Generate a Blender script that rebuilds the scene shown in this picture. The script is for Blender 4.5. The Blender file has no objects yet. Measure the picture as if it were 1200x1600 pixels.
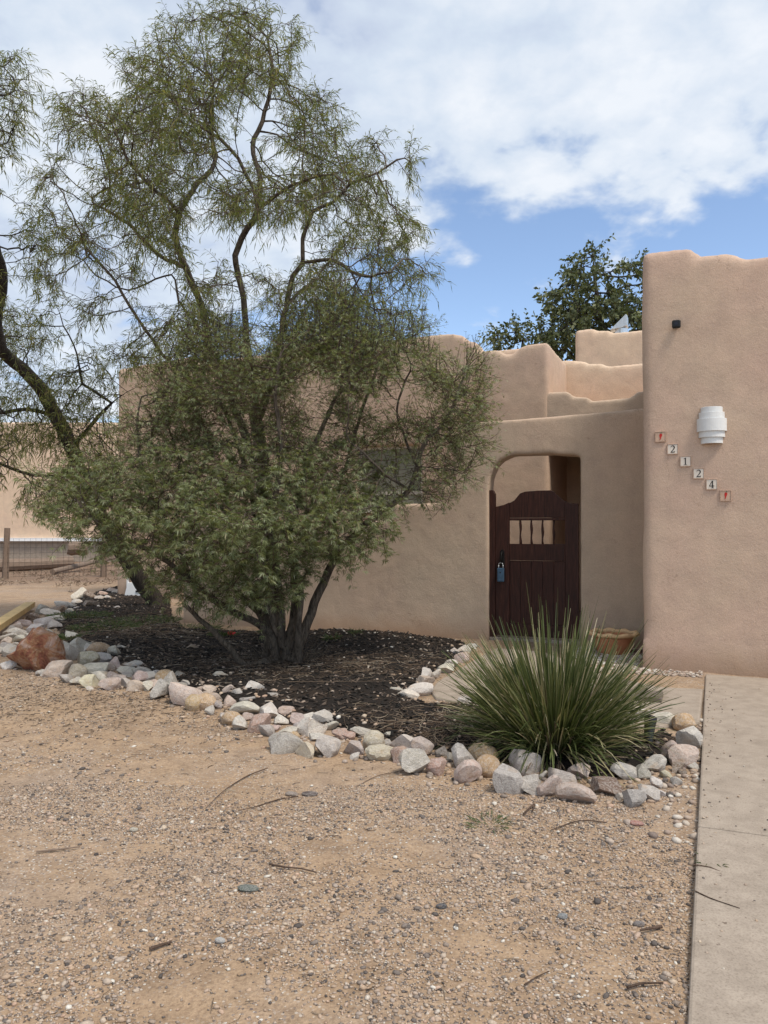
import bpy, bmesh, math, random
import numpy as np
from mathutils import Vector, Matrix
random.seed(7); RNG = np.random.default_rng(7)
R = math.radians
scene = bpy.context.scene
C = scene.collection

# ------------------------------------------------------------------ camera
CAM_H, PITCH, FPX = 1.5, R(1.19), 1200.0
cam_d = bpy.data.cameras.new('camera'); cam = bpy.data.objects.new('camera', cam_d); C.objects.link(cam)
cam.location = (0, 0, CAM_H); cam.rotation_euler = (R(90) + PITCH, 0, 0)
cam_d.sensor_fit = 'VERTICAL'; cam_d.sensor_height = 36; cam_d.lens = 36 * FPX / 1600
cam_d.clip_start = .05; cam_d.clip_end = 3000
scene.camera = cam

# ------------------------------------------------------------------ sky, sun, exposure
SUN_EL, SUN_AZ = R(60), R(134)          # azimuth measured from +Y (view direction) towards +X
scene.view_settings.view_transform = 'Standard'; scene.view_settings.look = 'None'
scene.view_settings.gamma = 1; scene.view_settings.use_curve_mapping = False
scene.view_settings.exposure = 0.43
w = bpy.data.worlds.new("World"); scene.world = w; w.use_nodes = True
nt = w.node_tree; nt.nodes.clear()
def N(t, typ, **kw):
    n = t.nodes.new(typ)
    for k, v in kw.items():
        if k.startswith('i_'):
            key = k[2:]
            key = int(key) if key.isdigit() else key.replace('_', ' ')
            n.inputs[key].default_value = v
        else: setattr(n, k, v)
    return n
def L(t, a, b): t.links.new(a, b)
def M_(t, op, a, b=None, clamp=False):
    n = t.nodes.new('ShaderNodeMath'); n.operation = op; n.use_clamp = clamp
    for i, v in enumerate((a, b)):
        if v is None: continue
        if isinstance(v, (int, float)): n.inputs[i].default_value = v
        else: L(t, v, n.inputs[i])
    return n.outputs[0]
def RAMP(t, fac, stops, interp='LINEAR'):
    r = t.nodes.new('ShaderNodeValToRGB'); r.color_ramp.interpolation = interp
    while len(r.color_ramp.elements) < len(stops): r.color_ramp.elements.new(.5)
    for e, (p, c) in zip(r.color_ramp.elements, stops):
        e.position = p; e.color = (*c, 1) if len(c) == 3 else c
    L(t, fac, r.inputs[0]); return r.outputs[0]
def MIX(t, fac, a, b, mode='MIX'):
    n = t.nodes.new('ShaderNodeMix'); n.data_type = 'RGBA'; n.blend_type = mode
    for i, v in ((0, fac), (6, a), (7, b)):
        if isinstance(v, (int, float)): n.inputs[i].default_value = v
        elif isinstance(v, tuple): n.inputs[i].default_value = (*v, 1)
        else: L(t, v, n.inputs[i])
    return n.outputs[2]
sky = N(nt, 'ShaderNodeTexSky', sky_type='NISHITA', sun_disc=False, sun_elevation=SUN_EL, sun_rotation=SUN_AZ,
        altitude=1600, air_density=1.0, dust_density=.3, ozone_density=3.0)
tc = N(nt, 'ShaderNodeTexCoord'); sep = N(nt, 'ShaderNodeSeparateXYZ'); L(nt, tc.outputs['Generated'], sep.inputs[0])
zz = M_(nt, 'ADD', M_(nt, 'MAXIMUM', sep.outputs[2], 0.0), .30)
cv = N(nt, 'ShaderNodeCombineXYZ'); L(nt, M_(nt, 'DIVIDE', sep.outputs[0], zz), cv.inputs[0]); L(nt, M_(nt, 'DIVIDE', sep.outputs[1], zz), cv.inputs[1])
def WN(scale, detail, rough, off, dist=0.):
    m = N(nt, 'ShaderNodeMapping'); m.inputs[1].default_value = off; L(nt, cv.outputs[0], m.inputs[0])
    n = N(nt, 'ShaderNodeTexNoise', i_Scale=scale, i_Detail=detail, i_Roughness=rough, i_Distortion=dist); L(nt, m.outputs[0], n.inputs[0]); return n.outputs[0]
big = WN(.9, 2, .5, (3.1, 1.7, 0)); mid = WN(6.0, 5, .50, (0.3, 4.2, 0), .15); fine = WN(17, 4, .55, (7, 0, 2), .2)
# the cloud sheet ends in a clear band low over the right-hand horizon
elev = M_(nt, 'ADD', sep.outputs[2], M_(nt, 'MULTIPLY', M_(nt, 'MAXIMUM', M_(nt, 'MULTIPLY', sep.outputs[0], -1.), -.06), .7))
shelf = N(nt, 'ShaderNodeMapRange', interpolation_type='SMOOTHSTEP'); L(nt, elev, shelf.inputs[0])
shelf.inputs[1].default_value = .20; shelf.inputs[2].default_value = .46
cov = M_(nt, 'ADD', M_(nt, 'MULTIPLY', shelf.outputs[0], .50), M_(nt, 'MULTIPLY', mid, 1.05))
cov = M_(nt, 'ADD', cov, M_(nt, 'MULTIPLY', big, .30)); cov = M_(nt, 'ADD', cov, M_(nt, 'MULTIPLY', fine, .22))
cm = N(nt, 'ShaderNodeMapRange', interpolation_type='SMOOTHSTEP'); L(nt, cov, cm.inputs[0])
cm.inputs[1].default_value = .93; cm.inputs[2].default_value = 1.17
shade = M_(nt, 'ADD', M_(nt, 'MULTIPLY', WN(1.6, 4, .5, (1, 9, 3)), .45), M_(nt, 'ADD', M_(nt, 'MULTIPLY', mid, .35), M_(nt, 'MULTIPLY', fine, .20)))
ccol = RAMP(nt, shade, [(.38, (4.2, 4.8, 6.0)), (.49, (5.3, 5.95, 6.8)), (.60, (6.8, 7.1, 7.5))])
blue = MIX(nt, 1.0, sky.outputs[0], (2.0, 1.80, 1.62), 'MULTIPLY')
hz = N(nt, 'ShaderNodeMapRange'); L(nt, sep.outputs[2], hz.inputs[0]); hz.inputs[1].default_value = -.02; hz.inputs[2].default_value = -.1
skyc = MIX(nt, M_(nt, 'MULTIPLY', cm.outputs[0], .93), blue, ccol)
skyc = MIX(nt, hz.outputs[0], skyc, (1.6, 1.3, 1.0))
bg = N(nt, 'ShaderNodeBackground', i_Strength=.1); L(nt, skyc, bg.inputs[0])
wo = N(nt, 'ShaderNodeOutputWorld'); L(nt, bg.outputs[0], wo.inputs[0])
sun_d = bpy.data.lights.new('sun', 'SUN'); sun = bpy.data.objects.new('sun', sun_d); C.objects.link(sun)
sun_d.energy = 2.5; sun_d.angle = R(16); sun_d.color = (1, .92, .80)
sdir = Vector((math.cos(SUN_EL) * math.sin(SUN_AZ), math.cos(SUN_EL) * math.cos(SUN_AZ), math.sin(SUN_EL)))
sun.rotation_euler = sdir.to_track_quat('Z', 'Y').to_euler(); sun.location = sdir * 30

# ------------------------------------------------------------------ survey helpers: places in metres worked out from the camera position
def ray(px, py):
    x = (px - 600) / FPX; v = (800 - py) / FPX
    return np.array([x, math.cos(PITCH) - v * math.sin(PITCH), math.sin(PITCH) + v * math.cos(PITCH)])
def gnd(px, py, z=0.):
    r = ray(px, py); k = (z - CAM_H) / r[2]; return np.array([r[0] * k, r[1] * k, z])
def at(px, py, d):
    r = ray(px, py); k = d / r[1]; return np.array([r[0] * k, d, CAM_H + r[2] * k])
ALPHA = R(22.5)
U = np.array([math.cos(ALPHA), -math.sin(ALPHA)]); NN = np.array([math.sin(ALPHA), math.cos(ALPHA)])
C0 = gnd(1004, 1045)[:2]                       # front left corner of the tall wall; house frame: s along the walls, t away from us
def onp(px, py, t):                            # (s, z) on the wall plane t
    r = ray(px, py); k = (t + C0 @ NN) / (r[:2] @ NN); p = r[:2] * k
    return float((p - C0) @ U), float(CAM_H + r[2] * k)
def hp(s, t, z=0.): p = C0 + U * s + NN * t; return Vector((p[0], p[1], z))
HM = Matrix(((U[0], NN[0], 0, C0[0]), (U[1], NN[1], 0, C0[1]), (0, 0, 1, 0), (0, 0, 0, 1)))   # house frame (s, t, z) -> world
def st(px, py):
    p = gnd(px, py)[:2] - C0; return float(p @ U), float(p @ NN)

# ------------------------------------------------------------------ object helpers
def tag(o, label=None, cat=None, group=None, kind=None):
    for k, v in (('label', label), ('category', cat), ('group', group), ('kind', kind)):
        if v: o[k] = v
    return o
def link(name, me, mat=None, parent=None):
    o = bpy.data.objects.new(name, me); C.objects.link(o)
    if mat and me is not None and not me.materials: me.materials.append(mat)
    if parent: o.parent = parent
    return o
def empty(name, loc=(0, 0, 0), rz=0, label=None, cat=None, group=None, kind=None):
    o = bpy.data.objects.new(name, None); C.objects.link(o); o.location = loc; o.rotation_euler = (0, 0, rz); o.empty_display_size = .1
    return tag(o, label, cat, group, kind)
def fast(name, V, F, smooth=False):
    V = np.asarray(V, np.float32); F = np.asarray(F, np.int32); me = bpy.data.meshes.new(name)
    k = F.shape[1]; me.vertices.add(len(V)); me.vertices.foreach_set('co', V.ravel())
    me.loops.add(F.size); me.loops.foreach_set('vertex_index', F.ravel())
    me.polygons.add(len(F)); me.polygons.foreach_set('loop_start', np.arange(len(F), dtype=np.int32) * k)
    if smooth: me.polygons.foreach_set('use_smooth', np.ones(len(F), bool))
    me.update(calc_edges=True); me.validate(); return me
def bm_obj(name, bm, mat, parent=None, smooth=False, bevel=0, mtx=None):
    if mtx is not None: bm.transform(mtx)
    bmesh.ops.recalc_face_normals(bm, faces=bm.faces)
    me = bpy.data.meshes.new(name); bm.to_mesh(me); bm.free()
    if smooth: me.polygons.foreach_set('use_smooth', np.ones(len(me.polygons), bool))
    o = link(name, me, mat, parent)
    if bevel:
        b = o.modifiers.new('bevel', 'BEVEL'); b.width = bevel; b.segments = 2; b.limit_method = 'ANGLE'
    return o
def box(bm, x0, x1, y0, y1, z0, z1):
    v = [bm.verts.new(p) for p in ((x0,y0,z0),(x1,y0,z0),(x1,y1,z0),(x0,y1,z0),(x0,y0,z1),(x1,y0,z1),(x1,y1,z1),(x0,y1,z1))]
    for f in ((0,3,2,1),(4,5,6,7),(0,1,5,4),(1,2,6,5),(2,3,7,6),(3,0,4,7)): bm.faces.new([v[i] for i in f])
def prism(bm, pts, t0, t1):                    # pts (s, z) outline -> solid between t0 and t1
    a = [bm.verts.new((s, t0, z)) for s, z in pts]; b = [bm.verts.new((s, t1, z)) for s, z in pts]
    bm.faces.new(a); bm.faces.new(b[::-1]); n = len(pts)
    for i in range(n): bm.faces.new((a[i], b[i], b[(i+1) % n], a[(i+1) % n]))
def tube(bm, pts, r, sides=6, cap=True):
    pts = [Vector(p) for p in pts]; rs = r if isinstance(r, (list, tuple)) else [r] * len(pts)
    prev = None; ref = None
    for i, p in enumerate(pts):
        d = (pts[min(i+1, len(pts)-1)] - pts[max(i-1, 0)]).normalized()
        if ref is None: ref = d.orthogonal().normalized()
        ref = (ref - d * ref.dot(d)).normalized(); q = d.cross(ref)
        ring = [bm.verts.new(p + (ref * math.cos(a) + q * math.sin(a)) * rs[i]) for a in [2*math.pi*k/sides for k in range(sides)]]
        if prev:
            for k in range(sides): bm.faces.new((prev[k], prev[(k+1) % sides], ring[(k+1) % sides], ring[k]))
        elif cap: bm.faces.new(ring[::-1])
        prev = ring
    if cap: bm.faces.new(prev)
def catmull(P, step):
    P = [np.array(p, float) for p in P]; P = [2*P[0]-P[1]] + P + [2*P[-1]-P[-2]]; out = []
    for i in range(1, len(P)-2):
        a, b, c, d = P[i-1:i+3]; n = max(1, int(np.linalg.norm(c-b) / step))
        for k in range(n):
            t = k / n; out.append(.5*((2*b) + (c-a)*t + (2*a-5*b+4*c-d)*t*t + (3*b-a-3*c+d)*t**3))
    out.append(P[-2]); return np.array(out)
def h2(ix, iy, seed=0):
    n = (ix.astype(np.int64) * 374761393 + iy.astype(np.int64) * 668265263 + seed * 974711) & 0xffffffff
    n = ((n ^ (n >> 13)) * 1274126177) & 0xffffffff; return ((n ^ (n >> 16)) & 0xffff) / 65535.
def vn(x, y, seed=0):
    x = np.asarray(x, float); y = np.asarray(y, float); ix = np.floor(x); iy = np.floor(y); fx = x-ix; fy = y-iy
    fx = fx*fx*(3-2*fx); fy = fy*fy*(3-2*fy)
    return (h2(ix,iy,seed)*(1-fx)+h2(ix+1,iy,seed)*fx)*(1-fy)+(h2(ix,iy+1,seed)*(1-fx)+h2(ix+1,iy+1,seed)*fx)*fy
def fbm(x, y, o=4, seed=0): return sum(vn(x*2**k, y*2**k, seed+k)*.5**k for k in range(o)) / sum(.5**k for k in range(o))
def inpoly(x, y, poly):
    x = np.asarray(x); y = np.asarray(y); c = np.zeros(x.shape, bool); n = len(poly)
    for i in range(n):
        x1, y1 = poly[i]; x2, y2 = poly[(i+1) % n]
        if y1 == y2: continue
        m = ((y1 > y) != (y2 > y)) & (x < (x2-x1)*(y-y1)/(y2-y1)+x1); c ^= m
    return c
def dpoly(x, y, poly):
    d = np.full(np.shape(x), 1e9)
    for i in range(len(poly)):
        a = np.array(poly[i]); b = np.array(poly[(i+1) % len(poly)]); ab = b-a
        t = np.clip(((x-a[0])*ab[0]+(y-a[1])*ab[1])/(ab@ab+1e-9), 0, 1)
        d = np.minimum(d, np.hypot(x-a[0]-t*ab[0], y-a[1]-t*ab[1]))
    return d

# ------------------------------------------------------------------ materials
def mat(name, rough=.9):
    m = bpy.data.materials.new(name); m.use_nodes = True; t = m.node_tree; b = t.nodes['Principled BSDF']
    b.inputs['Roughness'].default_value = rough; b.inputs['Specular IOR Level'].default_value = .3
    return m, t, b
def pos(t, scale=(1, 1, 1)):
    g = t.nodes.new('ShaderNodeNewGeometry'); m = t.nodes.new('ShaderNodeMapping'); m.inputs[3].default_value = scale
    L(t, g.outputs['Position'], m.inputs[0]); return m.outputs[0]
def opos(t, scale=(1, 1, 1)):
    g = t.nodes.new('ShaderNodeTexCoord'); m = t.nodes.new('ShaderNodeMapping'); m.inputs[3].default_value = scale
    L(t, g.outputs['Object'], m.inputs[0]); return m.outputs[0]
def NO(t, vec, scale, detail=3, rough=.5, dist=0.):
    n = N(t, 'ShaderNodeTexNoise', i_Scale=scale, i_Detail=detail, i_Roughness=rough, i_Distortion=dist); L(t, vec, n.inputs[0]); return n.outputs[0]
def BUMP(t, b, h, strength, dist=.01):
    n = N(t, 'ShaderNodeBump', i_Strength=strength, i_Distance=dist); L(t, h, n.inputs['Height']); L(t, n.outputs[0], b.inputs['Normal'])
def plain(name, col, rough=.7, metal=0., var=.15, scale=20):
    m, t, b = mat(name, rough); b.inputs['Metallic'].default_value = metal
    v = NO(t, opos(t), scale, 4, .6)
    c2 = tuple(x*(1-var) for x in col); c1 = tuple(min(1, x*(1+var)) for x in col)
    L(t, RAMP(t, v, [(.3, c2), (.7, c1)]), b.inputs['Base Color']); BUMP(t, b, v, .2, .004); return m
def stucco(name, base, pink, amt=1.):
    m, t, b = mat(name, .95); p = pos(t)
    big = NO(t, p, .9, 4, .6); med = NO(t, p, 5, 5, .6, .3); fin = NO(t, p, 110, 3, .6); grn = NO(t, p, 38, 3, .65)
    c = MIX(t, RAMP(t, big, [(.35, (0,0,0)), (.65, (1,1,1))]), base, pink)
    c = MIX(t, 1.0, c, RAMP(t, med, [(.25, (.90,.90,.91)), (.75, (1.08,1.07,1.06))]), 'MULTIPLY')
    c = MIX(t, 1.0, c, RAMP(t, fin, [(.3, (.86,.85,.84)), (.7, (1.1,1.1,1.1))]), 'MULTIPLY')
    # rain-streak stains, stretched vertically
    s = NO(t, pos(t, (6, 6, .7)), 1.6, 4, .6)
    c = MIX(t, 1.0, c, RAMP(t, s, [(.3, (.975,.97,.97)), (.6, (1,1,1))]), 'MULTIPLY')
    wob = N(t, 'ShaderNodeVectorMath', operation='ADD'); L(t, p, wob.inputs[0]); nc = N(t, 'ShaderNodeTexNoise', i_Scale=3.5, i_Detail=4.); L(t, p, nc.inputs[0]); L(t, nc.outputs['Color'], wob.inputs[1])
    vc = N(t, 'ShaderNodeTexVoronoi', feature='DISTANCE_TO_EDGE', i_Scale=.75); L(t, wob.outputs[0], vc.inputs[0])
    crk = M_(t, 'MULTIPLY', M_(t, 'LESS_THAN', vc.outputs['Distance'], .0022), M_(t, 'GREATER_THAN', big, .50))
    c = MIX(t, M_(t, 'MULTIPLY', crk, .30), c, (.20,.13,.09))
    sp = t.nodes.new('ShaderNodeSeparateXYZ'); L(t, pos(t), sp.inputs[0])   # soil splashed on the foot of the wall
    ft = N(t, 'ShaderNodeMapRange'); L(t, M_(t, 'ADD', sp.outputs[2], M_(t, 'MULTIPLY', med, -.35)), ft.inputs[0])
    ft.inputs[1].default_value = .12; ft.inputs[2].default_value = -.14
    c = MIX(t, M_(t, 'MULTIPLY', ft.outputs[0], .55), c, (.30, .19, .12))
    L(t, c, b.inputs['Base Color'])
    h = M_(t, 'ADD', M_(t, 'MULTIPLY', fin, .35), M_(t, 'ADD', M_(t, 'MULTIPLY', grn, .5), M_(t, 'MULTIPLY', med, 1.5)))
    BUMP(t, b, h, .42*amt, .012); return m
ST_TALL = stucco('stucco_tan_pink', (.53,.40,.298), (.545,.388,.300))
ST_YARD = stucco('stucco_taupe', (.53,.415,.312), (.54,.405,.305))
ST_HOUSE = stucco('stucco_house', (.55,.415,.305), (.57,.41,.31))
ST_SUN = stucco('stucco_sunlit_pale', (.66,.51,.37), (.67,.50,.37))  # paler, yellower copy: sunlit look of the rear house walls put into the colour
WOOD, t, b = mat('dark_stained_wood', .55)
g = NO(t, pos(t, (22, 22, 1.5)), 3, 5, .6, .4)
L(t, RAMP(t, g, [(.3, (.020,.007,.005)), (.6, (.055,.018,.012)), (.8, (.10,.040,.024))]), b.inputs['Base Color']); BUMP(t, b, g, .35, .004)
CONC, t, b = mat('concrete', .9)
p = pos(t); a = NO(t, p, 1.6, 4, .6); f = NO(t, p, 140, 2, .6); s = NO(t, p, 9, 5, .65)
c = MIX(t, a, (.31,.255,.205), (.375,.315,.258)); c = MIX(t, 1., c, RAMP(t, s, [(.3,(.80,.79,.78)),(.6,(1.04,1.04,1.04))]), 'MULTIPLY')
c = MIX(t, 1., c, RAMP(t, f, [(.25,(.72,.70,.68)),(.5,(1,1,1)),(.8,(1.12,1.12,1.1))]), 'MULTIPLY')
sp = NO(t, p, 34, 2, .5); c = MIX(t, RAMP(t, sp, [(.70,(0,0,0)),(.74,(1,1,1))]), c, (.17,.13,.10))
L(t, c, b.inputs['Base Color']); BUMP(t, b, M_(t, 'ADD', f, s), .3, .003)
SAND, t, b = mat('sandy_gravel_soil', .95)
p = pos(t); a = NO(t, p, .8, 5, .6); f = NO(t, p, 60, 4, .7); s = NO(t, p, 7, 5, .7)
c = RAMP(t, a, [(.30,(.28,.195,.13)),(.48,(.405,.285,.185)),(.65,(.37,.275,.20))])
c = MIX(t, 1., c, RAMP(t, s, [(.3,(.72,.70,.68)),(.6,(1.05,1.05,1.05))]), 'MULTIPLY')
c = MIX(t, 1., c, RAMP(t, f, [(.3,(.66,.63,.62)),(.55,(1,1,1)),(.75,(1.2,1.19,1.17))]), 'MULTIPLY')
vo = N(t, 'ShaderNodeTexVoronoi', i_Scale=75.); L(t, p, vo.inputs[0])
sc = t.nodes.new('ShaderNodeSeparateColor'); L(t, vo.outputs['Color'], sc.inputs[0])
peb = RAMP(t, sc.outputs[0], [(0,(.16,.125,.11)),(.3,(.30,.24,.20)),(.55,(.40,.31,.24)),(.8,(.48,.42,.36)),(1,(.66,.62,.56))])
pm = M_(t, 'MULTIPLY', RAMP(t, NO(t, p, 1.7, 5, .7), [(.42,(0,0,0)),(.56,(1,1,1))]), M_(t, 'LESS_THAN', vo.outputs['Distance'], .42))
pm2 = M_(t, 'MULTIPLY', pm, M_(t, 'GREATER_THAN', sc.outputs[1], .45))
c = MIX(t, pm2, c, peb)
sy = t.nodes.new('ShaderNodeSeparateXYZ'); L(t, pos(t), sy.inputs[0])                 # brown scrubby soil out by the fence
far = N(t, 'ShaderNodeMapRange'); L(t, M_(t, 'ADD', sy.outputs[1], M_(t, 'MULTIPLY', a, 5.)), far.inputs[0]); far.inputs[1].default_value = 22.; far.inputs[2].default_value = 25.
c = MIX(t, M_(t, 'MULTIPLY', far.outputs[0], .75), c, (.17,.105,.07))
L(t, c, b.inputs['Base Color']); BUMP(t, b, M_(t, 'ADD', M_(t, 'ADD', f, s), M_(t, 'MULTIPLY', pm2, .5)), .8, .012)
MULCH, t, b = mat('dark_mulch', .95)
p = pos(t); a = NO(t, p, 2.0, 5, .7); f = NO(t, pos(t, (1, 1.8, 1)), 55, 4, .7)
c = RAMP(t, a, [(.35,(.020,.016,.014)),(.55,(.040,.029,.022)),(.7,(.095,.062,.040))])
c = MIX(t, 1., c, RAMP(t, f, [(.3,(.35,.35,.35)),(.6,(1,1,1)),(.75,(1.9,1.8,1.7))]), 'MULTIPLY')
L(t, c, b.inputs['Base Color']); BUMP(t, b, f, 1., .03)
def island(name, stops, rough=.85, bump=True, trans=0.):
    m, t, b = mat(name, rough); g = t.nodes.new('ShaderNodeNewGeometry')
    c = RAMP(t, g.outputs['Random Per Island'], stops)
    n = NO(t, pos(t), 160, 2, .6); c = MIX(t, 1., c, RAMP(t, n, [(.3,(.8,.8,.8)),(.7,(1.15,1.15,1.15))]), 'MULTIPLY')
    L(t, c, b.inputs['Base Color'])
    if bump: BUMP(t, b, n, .3, .003)
    if trans:
        tr = t.nodes.new('ShaderNodeBsdfTranslucent'); L(t, MIX(t, 1., c, (1.25,1.3,.6), 'MULTIPLY'), tr.inputs[0])
        mx = N(t, 'ShaderNodeMixShader', i_Fac=trans); L(t, b.outputs[0], mx.inputs[1]); L(t, tr.outputs[0], mx.inputs[2])
        L(t, mx.outputs[0], t.nodes['Material Output'].inputs[0])
    return m
PEBBLE = island('pebbles', [(0,(.07,.06,.055)),(.12,(.15,.125,.11)),(.3,(.27,.215,.175)),(.5,(.44,.31,.21)),(.65,(.37,.30,.25)),(.8,(.50,.40,.30)),(.90,(.43,.29,.21)),(.97,(.50,.44,.37)),(1,(.64,.60,.53))])
PALE = island('pale_pebbles', [(0,(.18,.14,.12)),(.4,(.38,.29,.23)),(.75,(.46,.39,.32)),(1,(.64,.60,.54))])
CHIP = island('mulch_chips', [(0,(.010,.009,.008)),(.5,(.028,.023,.019)),(.78,(.075,.055,.042)),(.95,(.17,.125,.095)),(1,(.34,.29,.24))])
STRAW = island('straw_litter', [(0,(.075,.05,.035)),(.5,(.16,.11,.075)),(.85,(.26,.20,.14)),(1,(.42,.36,.28))])
WILLOW = island('willow_leaves', [(0,(.075,.095,.035)),(.4,(.135,.155,.050)),(.7,(.185,.195,.060)),(.9,(.22,.21,.080)),(1,(.30,.25,.11))], .6, False, .42)
VITEX = island('shrub_leaves', [(0,(.10,.12,.055)),(.4,(.175,.20,.09)),(.75,(.225,.25,.125)),(.90,(.31,.33,.22)),(1,(.38,.34,.20))], .55, False, .35)
OAK = island('elm_leaves', [(0,(.05,.066,.030)),(.6,(.11,.13,.055)),(1,(.18,.19,.09))], .5, False, .2)
BLADE = island('grass_blades', [(0,(.040,.058,.018)),(.35,(.085,.105,.035)),(.65,(.14,.155,.055)),(.85,(.24,.23,.11)),(.94,(.36,.30,.18)),(1,(.48,.42,.30))], .45, False, .1)
WEED = island('weed_leaves', [(0,(.05,.08,.03)),(.6,(.09,.12,.05)),(1,(.17,.16,.08))], .6, False, .3)
def bark(name, dark, light):
    m, t, b = mat(name, .95); n = NO(t, pos(t, (1, 1, .22)), 42, 5, .7, .6); n2 = NO(t, pos(t), 7, 3, .5)
    c = RAMP(t, n, [(.32, dark), (.62, light)]); c = MIX(t, 1., c, RAMP(t, n2, [(.3,(.7,.7,.7)),(.7,(1.2,1.2,1.2))]), 'MULTIPLY')
    L(t, c, b.inputs['Base Color']); BUMP(t, b, n, 1., .03); return m
BARK_D = bark('dark_bark', (.018,.015,.013), (.075,.062,.052)); BARK_G = bark('grey_bark', (.032,.025,.019), (.17,.135,.105))
BARK_TW = bark('twig_bark', (.07,.045,.032), (.16,.105,.075))
# one rock material: the stone's own colour comes from the object, veins and dust from noise
ROCK, t, b = mat('rock', .85)
oi = t.nodes.new('ShaderNodeObjectInfo'); p = opos(t); off = N(t, 'ShaderNodeVectorMath', operation='ADD'); L(t, p, off.inputs[0])
cx = t.nodes.new('ShaderNodeCombineXYZ'); L(t, M_(t, 'MULTIPLY', oi.outputs['Random'], 50.), cx.inputs[0]); L(t, cx.outputs[0], off.inputs[1]); p = off.outputs[0]
n1 = NO(t, p, 2.2, 5, .65, .6); n2 = NO(t, p, 14, 5, .7); v = NO(t, p, 1.5, 6, .7, 1.6)
vein = RAMP(t, M_(t, 'ABSOLUTE', M_(t, 'SUBTRACT', v, .5)), [(0,(1,1,1)),(.018,(.5,.5,.5)),(.05,(0,0,0))])
c = MIX(t, 1., oi.outputs['Color'], RAMP(t, n1, [(.25,(.72,.70,.70)),(.5,(1,1,1)),(.75,(1.22,1.2,1.18))]), 'MULTIPLY')
c = MIX(t, 1., c, RAMP(t, n2, [(.3,(.74,.74,.74)),(.7,(1.2,1.2,1.2))]), 'MULTIPLY')
c = MIX(t, M_(t, 'MULTIPLY', vein, .55), c, (.62,.58,.54))
c = MIX(t, RAMP(t, NO(t, p, .9, 3, .5), [(.60,(0,0,0)),(.78,(.6,.6,.6))]), c, (.42,.28,.17))
L(t, c, b.inputs['Base Color']); BUMP(t, b, M_(t, 'ADD', n1, M_(t, 'MULTIPLY', n2, .5)), .7, .03)
BLACK = plain('black_plastic', (.012,.012,.013), .4); WHITE = plain('white_ceramic', (.70,.70,.69), .55, var=.04); IRON = plain('black_iron', (.015,.014,.013), .5, .4)
BLUEMETAL = plain('blue_grey_lockbox', (.07,.13,.20), .45, .2); STEEL = plain('galvanised_steel', (.55,.57,.58), .35, .8, .1)
TILE = plain('cream_tile', (.70,.62,.53), .4, var=.06); TILE_T = plain('terracotta_tile', (.52,.36,.26), .5); RED = plain('red_glaze', (.45,.02,.015), .35); INK = plain('black_glaze', (.012,.008,.010), .4)
TERRA = plain('terracotta', (.46,.20,.10), .85); RIM = plain('pale_terracotta_rim', (.72,.48,.26), .8); TIMBER = plain('new_timber', (.50,.36,.17), .8, scale=8)
OLDWOOD = plain('weathered_wood', (.20,.145,.11), .95, scale=9); GREYWOOD = plain('old_grey_plank', (.17,.135,.115), .95, scale=12); PLASTIC = plain('white_plastic', (.82,.83,.84), .4, var=.03)
FRAME_W = plain('pale_window_frame', (.62,.56,.48), .6, var=.05); REDF = plain('red_cloth', (.55,.03,.03), .7)
GLASS, t, b = mat('window_glass', .35); b.inputs['Base Color'].default_value = (.23,.22,.165,1); b.inputs['Specular IOR Level'].default_value = .3
LENS, t, b = mat('glass_lens', .1); b.inputs['Base Color'].default_value = (.02,.02,.03,1)

# ------------------------------------------------------------------ ground
BEDPX = [(1068,1160),(1050,1195),(1000,1215),(930,1215),(860,1203),(800,1192),(740,1180),(640,1165),(560,1150),(470,1132),(400,1112),(330,1092),(262,1074),
         (195,1044),(140,1026),(104,1004),(84,975),(110,943),(150,925),(190,915),(262,905),(268,960),(290,985),(474,990),(722,1002),(734,1010),(704,1038),(672,1062),
         (640,1090),(672,1103),(745,1103),(850,1128),(960,1146),(1015,1150),(1035,1140)]
BED = [tuple(gnd(*p)[:2]) for p in BEDPX]
bump_c = gnd(600, 990)[:2]
def gz(x, y):
    near = np.clip(1.4 - np.hypot(x, y-6) / 16, 0, 1)
    return near * ((fbm(x*1.3, y*1.3, 4, 3) - .5) * .05 + (fbm(x*9, y*9, 3, 8) - .5) * .014)
def bedz(x, y):
    d = dpoly(x, y, BED); ins = inpoly(x, y, BED)
    h = np.where(ins, np.minimum(d*.25, .05) - .0, -d*.6)
    m = .13 * np.exp(-(((x - bump_c[0]) / 1.1)**2 + ((y - bump_c[1]) / .9)**2))
    return h + np.where(ins, m * np.clip(d / .35, 0, 1), 0) + (fbm(x*6, y*6, 3, 20) - .5) * .03
def axis(lo, hi, step, far):
    a = list(np.arange(lo, hi, step)); s = step
    while a[-1] < far: s *= 1.35; a.append(a[-1] + s)
    s = step
    while a[0] > -far: s *= 1.35; a.insert(0, a[0] - s)
    return np.array(a)
def grid(name, xs, ys, zf, m, **kw):
    X, Y = np.meshgrid(xs, ys); Z = zf(X, Y); nx, ny = len(xs), len(ys)
    i = np.arange(ny-1)[:, None] * nx + np.arange(nx-1)[None]; F = np.stack([i, i+1, i+nx+1, i+nx], -1).reshape(-1, 4)
    return tag(link(name, fast(name, np.stack([X, Y, Z], -1).reshape(-1, 3), F, True), m), **kw)
grid('ground', axis(-6, 4, .055, 900), axis(1, 12, .055, 900), lambda x, y: gz(x, y), SAND, kind='structure')
bx = [p[0] for p in BED]; by = [p[1] for p in BED]
def bz(x, y): return bedz(x, y) + gz(x, y)
bed = grid('mulch_bed', np.arange(min(bx)-.3, max(bx)+.3, .05), np.arange(min(by)-.3, max(by)+.3, .05), bz, MULCH, kind='structure')
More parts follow.
